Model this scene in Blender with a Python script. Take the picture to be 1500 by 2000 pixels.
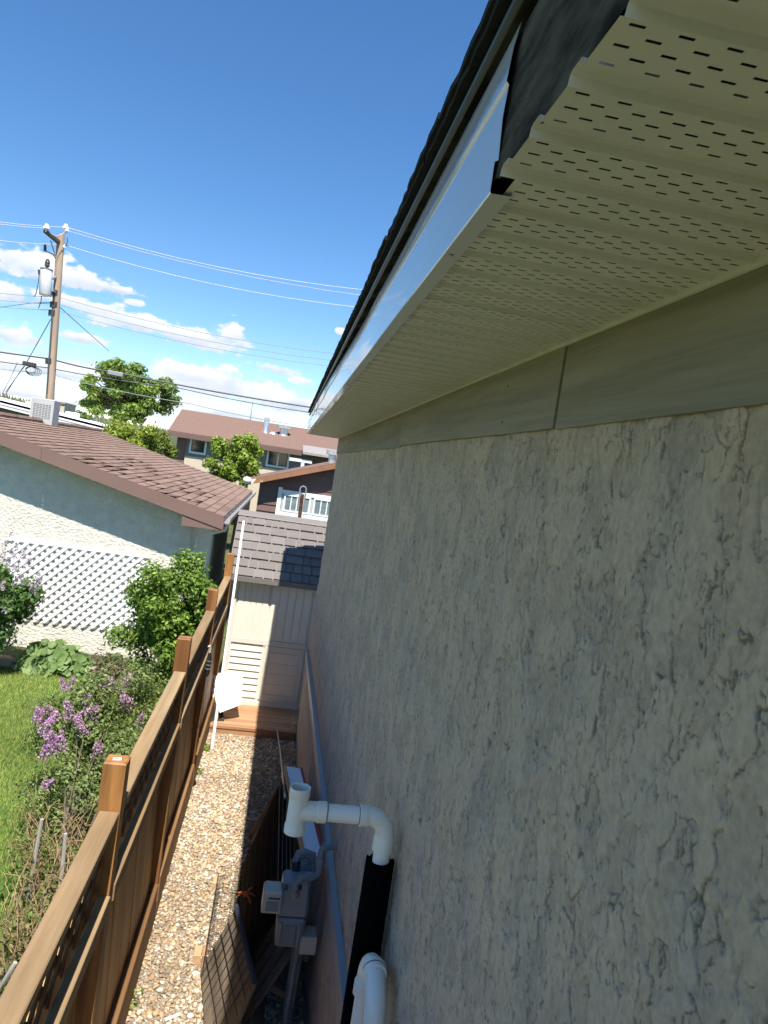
import bpy, math, random
import numpy as np
from mathutils import Vector, Matrix, Euler

for o in list(bpy.data.objects):
    bpy.data.objects.remove(o, do_unlink=True)
sc = bpy.context.scene
col = sc.collection
rad = math.radians

# ------------------------------------------------------------------ camera
CAM_Z = 3.3
F_PX = 1450.0
def _n(v):
    v = np.array(v, float)
    return v / np.linalg.norm(v)
_yc = _n([560 - 750, 898 - 1000, F_PX])          # the wall's vanishing point
_d = np.array([-0.143, 1.0, 0.0]); _d = _d - _yc * (_d @ _yc)
_zc = -_n(_d)
_xc = np.cross(_yc, _zc)
RW = np.array([_xc, _yc, _zc])                   # rows: world axes in (right, down, forward)
cam_d = bpy.data.cameras.new('camera')
cam_d.sensor_fit = 'VERTICAL'; cam_d.sensor_height = 24.0
cam_d.lens = F_PX / 2000 * 24.0
cam_d.clip_start = 0.02; cam_d.clip_end = 6000
cam = bpy.data.objects.new('camera', cam_d); col.objects.link(cam)
_r, _dn, _f = RW[:, 0], RW[:, 1], RW[:, 2]
cam.matrix_world = Matrix(((_r[0], -_dn[0], -_f[0], 0), (_r[1], -_dn[1], -_f[1], 0),
                           (_r[2], -_dn[2], -_f[2], CAM_Z), (0, 0, 0, 1)))
sc.camera = cam

# ------------------------------------------------------------------ light
SUN_EL = rad(62.0)
SUN_X = 0.021                                     # sideways lean of the sun per unit height
sdir = _n([SUN_X, -1 / math.tan(SUN_EL), 1.0])   # towards the sun
sun_d = bpy.data.lights.new('sun', 'SUN')
sun_d.energy = 5.0; sun_d.angle = rad(0.53); sun_d.color = (1.0, 0.955, 0.88)
sun = bpy.data.objects.new('sun', sun_d); col.objects.link(sun)
sun.rotation_euler = Vector(sdir).to_track_quat('Z', 'Y').to_euler()
sun.location = (0, -10, 30)

sc.view_settings.view_transform = 'Standard'
sc.view_settings.look = 'None'
sc.view_settings.gamma = 1.0
sc.view_settings.use_curve_mapping = False
sc.view_settings.exposure = 0.86
sc.cycles.max_bounces = 8; sc.cycles.diffuse_bounces = 4; sc.cycles.glossy_bounces = 3; sc.cycles.transmission_bounces = 3
sc.cycles.use_adaptive_sampling = True; sc.cycles.adaptive_threshold = 0.02

def ray(u, v):
    return RW @ np.array([u - 750, v - 1000, F_PX])
def _at(u, v, i, val):
    r = ray(u, v); p = r * (val / r[i]); p[2] += CAM_Z
    return Vector(p)
def atx(u, v, X): return _at(u, v, 0, X)
def aty(u, v, Y): return _at(u, v, 1, Y)
def atz(u, v, Z): return _at(u, v, 2, Z - CAM_Z)

world = bpy.data.worlds.new('World'); sc.world = world
world.use_nodes = True
world.cycles.sampling_method = 'MANUAL'; world.cycles.sample_map_resolution = 512
wt = world.node_tree; wt.nodes.clear()
def wn(t, **k):
    n = wt.nodes.new(t)
    for a, b in k.items(): setattr(n, a, b)
    return n
def wm(op, a, b=None, c=None):
    n = wn('ShaderNodeMath', operation=op)
    for i, v in enumerate((a, b, c)):
        if v is None: continue
        if isinstance(v, (int, float)): n.inputs[i].default_value = v
        else: wt.links.new(v, n.inputs[i])
    return n.outputs[0]
sky = wn('ShaderNodeTexSky', sky_type='NISHITA', sun_disc=False, sun_elevation=SUN_EL,
         sun_rotation=math.atan2(sdir[0], sdir[1]), altitude=1100, air_density=1.0, dust_density=0.0, ozone_density=3.0)
hs = wn('ShaderNodeHueSaturation'); hs.inputs['Saturation'].default_value = 1.24
hm = wn('ShaderNodeVectorMath', operation='MULTIPLY'); hm.inputs[1].default_value = (1.0, 0.97, 0.95)
wt.links.new(sky.outputs[0], hm.inputs[0]); wt.links.new(hm.outputs[0], hs.inputs['Color'])
bg = wn('ShaderNodeBackground'); bg.inputs[1].default_value = 0.112
wt.links.new(hs.outputs[0], bg.inputs[0])
tc = wn('ShaderNodeTexCoord')
sep = wn('ShaderNodeSeparateXYZ'); wt.links.new(tc.outputs['Generated'], sep.inputs[0])
az = wm('ARCTAN2', sep.outputs[0], sep.outputs[1])
el = wm('ARCSINE', sep.outputs[2])
cmb = wn('ShaderNodeCombineXYZ')
wt.links.new(wm('MULTIPLY', az, 1.0), cmb.inputs[0]); wt.links.new(wm('MULTIPLY', el, 1.7), cmb.inputs[1])
def wnoise(scale, detail, rough, off=0.0):
    n = wn('ShaderNodeTexNoise', noise_dimensions='4D')
    n.inputs['W'].default_value = off
    n.inputs['Scale'].default_value = scale; n.inputs['Detail'].default_value = detail; n.inputs['Roughness'].default_value = rough
    wt.links.new(cmb.outputs[0], n.inputs['Vector'])
    return n.outputs['Fac']
nz1 = wnoise(19.0, 9.0, 0.62, 1.3)
nz2 = wnoise(44.0, 7.0, 0.6, 4.1)
CLOUDS = [  # px centre, half width, half height of the cumulus seen low in the north
    (60, 515, 80, 34), (165, 548, 85, 26), (232, 566, 45, 10), (10, 575, 75, 26),
    (150, 592, 110, 18), (270, 632, 120, 24), (390, 664, 95, 27), (455, 655, 45, 34),
    (15, 655, 75, 28), (160, 662, 55, 14), (265, 592, 22, 8), (540, 722, 55, 16), (585, 745, 35, 12),
    (430, 752, 150, 38), (350, 722, 60, 22), (560, 788, 95, 34), (420, 803, 170, 22),
    (60, 715, 100, 26), (180, 735, 80, 16), (40, 768, 120, 13), (240, 795, 110, 14), (665, 648, 16, 9), (450, 722, 22, 8),
]
acc = None; accb = None
for (u, v, hw, hh) in CLOUDS:
    r = _n(ray(u, v)); a0 = math.atan2(r[0], r[1]); e0 = math.asin(r[2])
    dx = wm('MULTIPLY', wm('SUBTRACT', az, a0), F_PX / hw)
    # the cloud streets tilt a little with distance
    dy0 = wm('MULTIPLY', wm('SUBTRACT', el, e0), F_PX / hh)
    dyl = wm('MULTIPLY', wm('MINIMUM', dy0, 0.0), 1.35)
    dy = wm('ADD', wm('MAXIMUM', dy0, 0.0), dyl)
    d2 = wm('ADD', wm('MULTIPLY', dx, dx), wm('MULTIPLY', dy, dy))
    val = wm('SUBTRACT', 1.0, wm('SQRT', d2))
    acc = val if acc is None else wm('SMOOTH_MAX', acc, val, 0.25)
    sh = wm('MULTIPLY', wm('MAXIMUM', wm('ADD', val, 0.35), 0.0), dy0)
    accb = sh if accb is None else wm('ADD', accb, sh)
# the same broken cumulus goes on round the rest of the horizon
band = wm('SUBTRACT', 0.75, wm('MULTIPLY', wm('ABSOLUTE', wm('SUBTRACT', el, 0.11)), 8.5))
wide = wm('ADD', wm('MULTIPLY', wm('SUBTRACT', wnoise(3.2, 3.0, 0.5, 8.0), 0.56), 6.0), wm('SUBTRACT', band, 0.55))
side = wm('SUBTRACT', wm('MULTIPLY', wm('ABSOLUTE', wm('SUBTRACT', az, -0.05)), 5.0), 3.0)
wide = wm('MINIMUM', wide, side)
acc = wm('MAXIMUM', acc, wide)
den = wm('ADD', acc, wm('ADD', wm('MULTIPLY', wm('SUBTRACT', nz1, 0.5), 2.2), wm('MULTIPLY', wm('SUBTRACT', nz2, 0.5), 1.7)))
mr = wn('ShaderNodeMapRange', interpolation_type='SMOOTHSTEP')
mr.inputs['From Min'].default_value = 0.08; mr.inputs['From Max'].default_value = 0.44
mr.inputs['To Max'].default_value = 0.97
wt.links.new(den, mr.inputs['Value'])
# thick middles and flat bases are greyer than the sunny tops
shade = wn('ShaderNodeMapRange'); shade.inputs['From Min'].default_value = -0.55; shade.inputs['From Max'].default_value = 0.55
wt.links.new(wm('ADD', accb, wm('MULTIPLY', wm('SUBTRACT', nz1, 0.5), 2.6)), shade.inputs['Value'])
ccol = wn('ShaderNodeMix', data_type='RGBA')
ccol.inputs['A'].default_value = (0.58, 0.65, 0.76, 1); ccol.inputs['B'].default_value = (0.90, 0.91, 0.93, 1)
wt.links.new(shade.outputs[0], ccol.inputs['Factor'])
bgc = wn('ShaderNodeBackground'); bgc.inputs[1].default_value = 0.68
wt.links.new(ccol.outputs['Result'], bgc.inputs[0])
mixs = wn('ShaderNodeMixShader'); wt.links.new(mr.outputs[0], mixs.inputs[0])
wt.links.new(bg.outputs[0], mixs.inputs[1]); wt.links.new(bgc.outputs[0], mixs.inputs[2])
wo = wn('ShaderNodeOutputWorld'); wt.links.new(mixs.outputs[0], wo.inputs[0])

# ------------------------------------------------------------------ materials
def mat(name, color, rough=0.6, spec=0.35, var=0.0, vscale=4.0, stretch=(1, 1, 1), bump=0.0, bscale=40.0, bdist=0.004,
        attr=None, metallic=0.0, trans=0.0, color2=None, c2scale=3.0, c2lo=0.45, c2hi=0.62, detail=6.0, coat=0.0, orand=0.0):
    m = bpy.data.materials.new(name); m.use_nodes = True
    nt = m.node_tree; b = nt.nodes['Principled BSDF']; L = nt.links.new
    b.inputs['Roughness'].default_value = rough
    b.inputs['Specular IOR Level'].default_value = spec
    b.inputs['Metallic'].default_value = metallic
    if coat: b.inputs['Coat Weight'].default_value = coat; b.inputs['Coat Roughness'].default_value = 0.12
    tcn = nt.nodes.new('ShaderNodeTexCoord'); mp = nt.nodes.new('ShaderNodeMapping')
    mp.inputs['Scale'].default_value = stretch
    oi = nt.nodes.new('ShaderNodeObjectInfo')
    av = nt.nodes.new('ShaderNodeVectorMath'); av.operation = 'MULTIPLY_ADD'
    cx = nt.nodes.new('ShaderNodeCombineXYZ')
    for i in range(3): L(oi.outputs['Random'], cx.inputs[i])
    L(cx.outputs[0], av.inputs[0]); av.inputs[1].default_value = (37, 23, 51)
    L(tcn.outputs['Object'], av.inputs[2]); L(av.outputs[0], mp.inputs['Vector'])
    if attr:
        at = nt.nodes.new('ShaderNodeAttribute'); at.attribute_name = attr
        out = at.outputs['Color']
    else:
        rgb = nt.nodes.new('ShaderNodeRGB'); rgb.outputs[0].default_value = (*color, 1); out = rgb.outputs[0]
    if color2:
        n2 = nt.nodes.new('ShaderNodeTexNoise'); n2.inputs['Scale'].default_value = c2scale; n2.inputs['Detail'].default_value = 8
        n2.inputs['Roughness'].default_value = 0.65
        L(mp.outputs[0], n2.inputs['Vector'])
        r2 = nt.nodes.new('ShaderNodeMapRange'); r2.inputs['From Min'].default_value = c2lo; r2.inputs['From Max'].default_value = c2hi
        L(n2.outputs['Fac'], r2.inputs['Value'])
        mx = nt.nodes.new('ShaderNodeMix'); mx.data_type = 'RGBA'
        L(r2.outputs[0], mx.inputs['Factor']); L(out, mx.inputs['A']); mx.inputs['B'].default_value = (*color2, 1)
        out = mx.outputs['Result']
    if var:
        nz = nt.nodes.new('ShaderNodeTexNoise'); nz.inputs['Scale'].default_value = vscale; nz.inputs['Detail'].default_value = detail
        nz.inputs['Roughness'].default_value = 0.6
        L(mp.outputs[0], nz.inputs['Vector'])
        r = nt.nodes.new('ShaderNodeMapRange'); r.inputs['From Min'].default_value = 0.25; r.inputs['From Max'].default_value = 0.75
        r.inputs['To Min'].default_value = 1 - var; r.inputs['To Max'].default_value = 1 + var
        L(nz.outputs['Fac'], r.inputs['Value'])
        vm = nt.nodes.new('ShaderNodeVectorMath'); vm.operation = 'SCALE'
        L(out, vm.inputs[0]); L(r.outputs[0], vm.inputs['Scale']); out = vm.outputs[0]
    if orand:
        ro = nt.nodes.new('ShaderNodeMapRange'); ro.inputs['To Min'].default_value = 1 - orand; ro.inputs['To Max'].default_value = 1 + orand
        L(oi.outputs['Random'], ro.inputs['Value'])
        vo = nt.nodes.new('ShaderNodeVectorMath'); vo.operation = 'SCALE'
        L(out, vo.inputs[0]); L(ro.outputs[0], vo.inputs['Scale']); out = vo.outputs[0]
    L(out, b.inputs['Base Color'])
    if bump:
        nb = nt.nodes.new('ShaderNodeTexNoise'); nb.inputs['Scale'].default_value = bscale; nb.inputs['Detail'].default_value = 6
        nb.inputs['Roughness'].default_value = 0.65
        L(mp.outputs[0], nb.inputs['Vector'])
        bp = nt.nodes.new('ShaderNodeBump'); bp.inputs['Strength'].default_value = bump; bp.inputs['Distance'].default_value = bdist
        L(nb.outputs['Fac'], bp.inputs['Height']); L(bp.outputs[0], b.inputs['Normal'])
    if trans:
        tr = nt.nodes.new('ShaderNodeBsdfTranslucent'); L(out, tr.inputs['Color'])
        ms = nt.nodes.new('ShaderNodeMixShader'); ms.inputs[0].default_value = trans
        L(b.outputs[0], ms.inputs[1]); L(tr.outputs[0], ms.inputs[2])
        L(ms.outputs[0], nt.nodes['Material Output'].inputs['Surface'])
    return m

M = {}
M['stucco'] = mat('stucco', (0.4, 0.4, 0.38), 0.9, 0.2, attr='Col', var=0.20, vscale=55.0, detail=8.0, bump=0.8, bscale=330.0, bdist=0.0016)
M['foundation'] = mat('foundation_parging', (0.42, 0.36, 0.33), 0.92, 0.2, attr='Col', var=0.08, vscale=3.0, bump=0.5, bscale=300.0, bdist=0.0015)
M['frieze'] = mat('frieze_fibre_cement', (0.26, 0.232, 0.17), 0.75, 0.25, orand=.08, var=0.17, vscale=20.0, stretch=(1, 0.10, 2.4), bump=0.6, bscale=30.0, bdist=0.003,
                  color2=(0.20, 0.178, 0.125), c2scale=7.0)
M['soffit'] = mat('soffit_enamel', (0.60, 0.58, 0.535), 0.42, 0.4, var=0.07, vscale=5.0)
M['fascia'] = mat('fascia_white_enamel', (0.50, 0.50, 0.50), 0.10, 0.8, var=0.02, vscale=2.0, bump=0.05, bscale=3.0, bdist=0.01)
M['drip'] = mat('drip_edge_metal', (0.10, 0.115, 0.12), 0.35, 0.4)
M['darkwood'] = mat('weathered_black_wood', (0.035, 0.029, 0.024), 0.95, 0.03, var=0.5, vscale=16.0, stretch=(1, 0.5, 1.6), bump=0.8, bscale=60.0, bdist=0.004,
                    color2=(0.10, 0.085, 0.062), c2scale=11.0)
M['roofblack'] = mat('roof_shingle_black', (0.022, 0.022, 0.024), 0.9, 0.2, var=0.4, vscale=60.0, bump=0.8, bscale=200.0)
M['belt'] = mat('belt_paint_blue_grey', (0.26, 0.28, 0.28), 0.5, 0.4, var=0.08, vscale=4.0, stretch=(1, .3, 1))
M['pvc'] = mat('pvc_white', (0.82, 0.80, 0.74), 0.28, 0.5, var=0.015, vscale=5.0)
M['pvc_fit'] = mat('pvc_fitting', (0.79, 0.765, 0.68), 0.3, 0.5)
M['foam'] = mat('black_foam', (0.003, 0.003, 0.003), 0.95, 0.02, bump=0.3, bscale=150.0)
M['seam'] = mat('dark_seam', (0.03, 0.03, 0.035), 0.8)
M['fence'] = mat('fence_stained_wood', (0.54, 0.315, 0.13), 0.6, 0.3, orand=0.14, var=0.35, vscale=16.0, stretch=(1, 1, 0.08), bump=0.4, bscale=30.0, bdist=0.002,
                 color2=(0.41, 0.23, 0.09), c2scale=5.0)
M['post'] = mat('fence_post_wood', (0.35, 0.165, 0.05), 0.55, 0.35, var=0.35, vscale=20.0, stretch=(1, 1, 0.07), bump=0.4, bscale=40.0, bdist=0.002,
                color2=(0.16, 0.065, 0.02), c2scale=6.0)
M['rail'] = mat('fence_rail_weathered', (0.31, 0.22, 0.125), 0.75, 0.2, orand=0.1, var=0.28, vscale=22.0, stretch=(1, 0.06, 1), bump=0.5, bscale=45.0, bdist=0.002,
                color2=(0.235, 0.15, 0.075), c2scale=4.0)
M['lattice_w'] = mat('fence_lattice_wood', (0.16, 0.085, 0.035), 0.7, 0.2, var=0.3, vscale=14.0)
M['kick'] = mat('kick_board_wood', (0.20, 0.105, 0.045), 0.7, 0.2, orand=.1, var=0.3, vscale=16.0, stretch=(1, 0.08, 1), bump=0.4, bscale=30.0, bdist=0.002)
M['gravel'] = mat('gravel_stone', (0.4, 0.35, 0.3), 0.8, 0.25, attr='Col', var=0.12, vscale=90.0)
M['gravelbed'] = mat('gravel_bed', (0.30, 0.25, 0.19), 0.95, 0.1, var=0.5, vscale=70.0, bump=0.8, bscale=90.0, bdist=0.01)
M['soil'] = mat('ground_soil', (0.085, 0.085, 0.042), 0.95, 0.1, var=0.4, vscale=1.5, color2=(0.07, 0.11, 0.03), c2scale=0.3)
M['lawn'] = mat('lawn_base', (0.065, 0.115, 0.025), 0.95, 0.1, var=0.4, vscale=9.0, color2=(0.12, 0.12, 0.045), c2scale=3.0, c2lo=0.55, c2hi=0.75)
M['grass'] = mat('grass_blade', (0.1, 0.2, 0.03), 0.6, 0.25, attr='Col', trans=0.35)
M['leaf'] = mat('leaf', (0.1, 0.2, 0.03), 0.5, 0.3, attr='Col', trans=0.38)
M['flower'] = mat('flower', (0.4, 0.2, 0.4), 0.7, 0.2, attr='Col', trans=0.25)
M['bark'] = mat('bark', (0.12, 0.095, 0.07), 0.9, 0.15, var=0.4, vscale=10.0, stretch=(1, 1, 0.3), bump=0.7, bscale=20.0, bdist=0.01)
M['cane'] = mat('dry_cane', (0.34, 0.23, 0.13), 0.8, 0.2, var=0.3, vscale=12.0)
M['stake'] = mat('grey_stake', (0.34, 0.31, 0.27), 0.85, 0.2, var=0.3, vscale=14.0, stretch=(1, 1, .2))
M['garagestucco'] = mat('garage_stucco', (0.76, 0.715, 0.61), 0.9, 0.2, var=0.14, vscale=7.0, bump=1.0, bscale=26.0, bdist=0.03)
M['whiteplastic'] = mat('white_lattice_plastic', (0.82, 0.82, 0.80), 0.4, 0.4)
M['shingle'] = mat('garage_shingle', (0.235, 0.155, 0.12), 0.9, 0.1, orand=0.16, var=0.25, vscale=7.0, bump=0.5, bscale=160.0, bdist=0.003, color2=(0.165, 0.115, 0.092), c2scale=2.5)
M['barge'] = mat('brown_barge_paint', (0.20, 0.125, 0.105), 0.6, 0.3, var=0.1, vscale=3.0, stretch=(.3, 1, 1))
M['gutter'] = mat('gutter_metal', (0.33, 0.29, 0.26), 0.4, 0.5, var=0.2, vscale=6.0)
M['louver'] = mat('louver_box_grey', (0.46, 0.46, 0.44), 0.5, 0.4, var=0.05)
M['louverdark'] = mat('louver_slot', (0.17, 0.17, 0.16), 0.8)
M['edging'] = mat('edging_stone', (0.33, 0.26, 0.20), 0.9, 0.2, var=0.3, vscale=14.0, bump=0.6, bscale=50.0, bdist=0.01)
M['shedwall'] = mat('shed_resin_beige', (0.74, 0.685, 0.575), 0.55, 0.35, var=0.04, vscale=5.0)
M['shedtrim'] = mat('shed_resin_trim', (0.69, 0.635, 0.535), 0.55, 0.35, var=0.04, vscale=5.0)
M['shedroof'] = mat('shed_resin_roof', (0.16, 0.14, 0.128), 0.55, 0.4, orand=0.13, var=0.09, vscale=30.0, stretch=(.4, 1, 1))
M['deck'] = mat('deck_cedar', (0.40, 0.22, 0.115), 0.7, 0.25, orand=0.12, var=0.3, vscale=12.0, stretch=(0.08, 1, 1), bump=0.3, bscale=40.0, bdist=0.002,
                color2=(0.29, 0.15, 0.08), c2scale=5.0)
M['whiteboard'] = mat('white_board', (0.84, 0.84, 0.84), 0.35, 0.4, var=0.02)
M['redtrim'] = mat('red_edge', (0.42, 0.045, 0.045), 0.5)
M['metergrey'] = mat('meter_grey', (0.25, 0.28, 0.31), 0.45, 0.4, var=0.08, vscale=8.0)
M['meterpipe'] = mat('meter_pipe_grey', (0.20, 0.23, 0.25), 0.45, 0.4, var=0.15, vscale=12.0)
M['meterbrass'] = mat('meter_fitting', (0.26, 0.25, 0.20), 0.5, 0.4, var=0.2, vscale=12.0)
M['meterface'] = mat('meter_index_cover', (0.50, 0.50, 0.44), 0.25, 0.5)
M['meterdark'] = mat('meter_dark', (0.05, 0.055, 0.06), 0.4)
M['wire'] = mat('black_wire', (0.012, 0.012, 0.013), 0.45, 0.4)
M['netting'] = mat('black_netting', (0.02, 0.02, 0.022), 0.6, 0.3)
M['oldwood'] = mat('old_pallet_wood', (0.19, 0.14, 0.10), 0.85, 0.2, var=0.35, vscale=10.0, stretch=(.3, .3, 1.0), bump=0.4, bscale=40.0)
M['plywood'] = mat('plywood_sheet', (0.25, 0.20, 0.145), 0.8, 0.2, var=0.25, vscale=9.0, stretch=(1, .4, 1), color2=(0.16, 0.125, 0.09), c2scale=5.0)
M['bluebar'] = mat('blue_black_bar', (0.035, 0.042, 0.062), 0.45, 0.4)
M['rod'] = mat('steel_rod', (0.12, 0.15, 0.19), 0.4, 0.5)
M['orange'] = mat('orange_strap', (0.65, 0.14, 0.02), 0.5)
M['newwood'] = mat('new_lumber', (0.48, 0.32, 0.18), 0.75, 0.2, var=0.2, vscale=14.0, stretch=(1, .2, 1))
M['blackbag'] = mat('black_plastic', (0.008, 0.009, 0.01), 0.3, 0.5)
M['brownpaint'] = mat('brown_siding', (0.165, 0.105, 0.09), 0.7, 0.25, var=0.15, vscale=4.0, stretch=(.3, 1, 1))
M['brownroof'] = mat('brown_roof', (0.19, 0.12, 0.095), 0.9, 0.15, var=0.12, vscale=8.0, bump=0.3, bscale=30.0)
M['orangewood'] = mat('peeling_barge', (0.30, 0.145, 0.08), 0.8, 0.2, var=0.2, vscale=3.0, color2=(0.72, 0.66, 0.6), c2scale=1.4, c2lo=0.58, c2hi=0.62)
M['whitepaint'] = mat('white_paint', (0.78, 0.78, 0.77), 0.5, 0.35, var=0.03)
M['glass'] = mat('window_glass', (0.04, 0.05, 0.055), 0.06, 0.6)
M['curtain'] = mat('pale_blind', (0.22, 0.27, 0.28), 0.15, 0.6, var=0.25, vscale=3.0)
M['blind'] = mat('blind_behind_glass', (0.17, 0.215, 0.225), 0.35, 0.25, var=0.3, vscale=4.0, stretch=(.3, 1, 3))
M['creamstucco'] = mat('cream_stucco', (0.56, 0.47, 0.35), 0.9, 0.2, var=0.06, vscale=1.0)
M['greysiding'] = mat('grey_siding', (0.20, 0.21, 0.205), 0.7, 0.25, var=0.06, vscale=1.0)
M['silver'] = mat('galvanised_vent', (0.62, 0.63, 0.64), 0.3, 0.5, metallic=0.7)
M['pole'] = mat('utility_pole_wood', (0.40, 0.295, 0.215), 0.85, 0.2, var=0.35, vscale=5.0, stretch=(1, 1, 0.07), bump=0.5, bscale=14.0, bdist=0.01,
                color2=(0.27, 0.20, 0.15), c2scale=1.5)
M['crossarm'] = mat('crossarm_wood', (0.13, 0.11, 0.095), 0.85, 0.2, var=0.25, vscale=6.0)
M['porcelain'] = mat('white_porcelain', (0.82, 0.82, 0.82), 0.2, 0.5)
M['galv'] = mat('galvanised_steel', (0.34, 0.35, 0.36), 0.45, 0.4, metallic=0.4)
M['tank'] = mat('transformer_tank', (0.60, 0.61, 0.62), 0.4, 0.4, var=0.05)
M['bushing'] = mat('brown_bushing', (0.07, 0.055, 0.05), 0.35, 0.4)
M['cablepale'] = mat('bare_conductor', (0.62, 0.60, 0.62), 0.4, 0.4)
M['cabledark'] = mat('dark_cable', (0.09, 0.095, 0.10), 0.6, 0.3)
M['cablegrey'] = mat('grey_cable', (0.28, 0.29, 0.30), 0.6, 0.3)
M['whiteroof'] = mat('white_membrane_roof', (0.84, 0.84, 0.84), 0.6, 0.3)
M['greywall'] = mat('grey_block_wall', (0.17, 0.17, 0.165), 0.8, 0.2, var=0.08)
M['hill'] = mat('hill_ground', (0.05, 0.065, 0.04), 0.95, 0.1, var=0.3, vscale=0.05)
M['farleaf'] = mat('far_conifer', (0.03, 0.045, 0.025), 0.9, 0.1, attr='Col')
M['rust'] = mat('rusty_iron', (0.085, 0.04, 0.03), 0.85, 0.2, var=0.5, vscale=20.0, color2=(0.45, 0.40, 0.36), c2scale=14.0, c2lo=0.62, c2hi=0.7)
M['sticker'] = mat('paper_tag', (0.75, 0.74, 0.70), 0.5, attr=None)
M['blackplastic'] = mat('black_plastic_handle', (0.02, 0.02, 0.022), 0.35, 0.5)
M['concrete'] = mat('concrete', (0.36, 0.33, 0.29), 0.9, 0.2, var=0.15, vscale=3.0)
M['yellow'] = mat('yellow_cord', (0.45, 0.30, 0.05), 0.6)

# ------------------------------------------------------------------ helpers
WL = {}
def wloc(o): return WL.get(o.name, Vector((0, 0, 0)))
def tag(o, label=None, cat=None, group=None, kind=None):
    if label: o['label'] = label
    if cat: o['category'] = cat
    if group: o['group'] = group
    if kind: o['kind'] = kind
    return o
def thing(name, label, cat, loc=(0, 0, 0), group=None):
    o = bpy.data.objects.new(name, None); col.objects.link(o)
    o.empty_display_size = 0.1
    o.location = loc; WL[o.name] = Vector(loc)
    return tag(o, label, cat, group)
def link_mesh(name, me, parent, loc=(0, 0, 0), rot=None):
    """a piece that shares mesh data; loc is in world space when its parent is unrotated"""
    o = bpy.data.objects.new(name, me); col.objects.link(o)
    if parent is not None:
        o.parent = parent; o.location = Vector(loc) - wloc(parent); WL[o.name] = Vector(loc)
    else:
        o.location = loc; WL[o.name] = Vector(loc)
    if rot is not None: o.rotation_euler = rot
    return o

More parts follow.
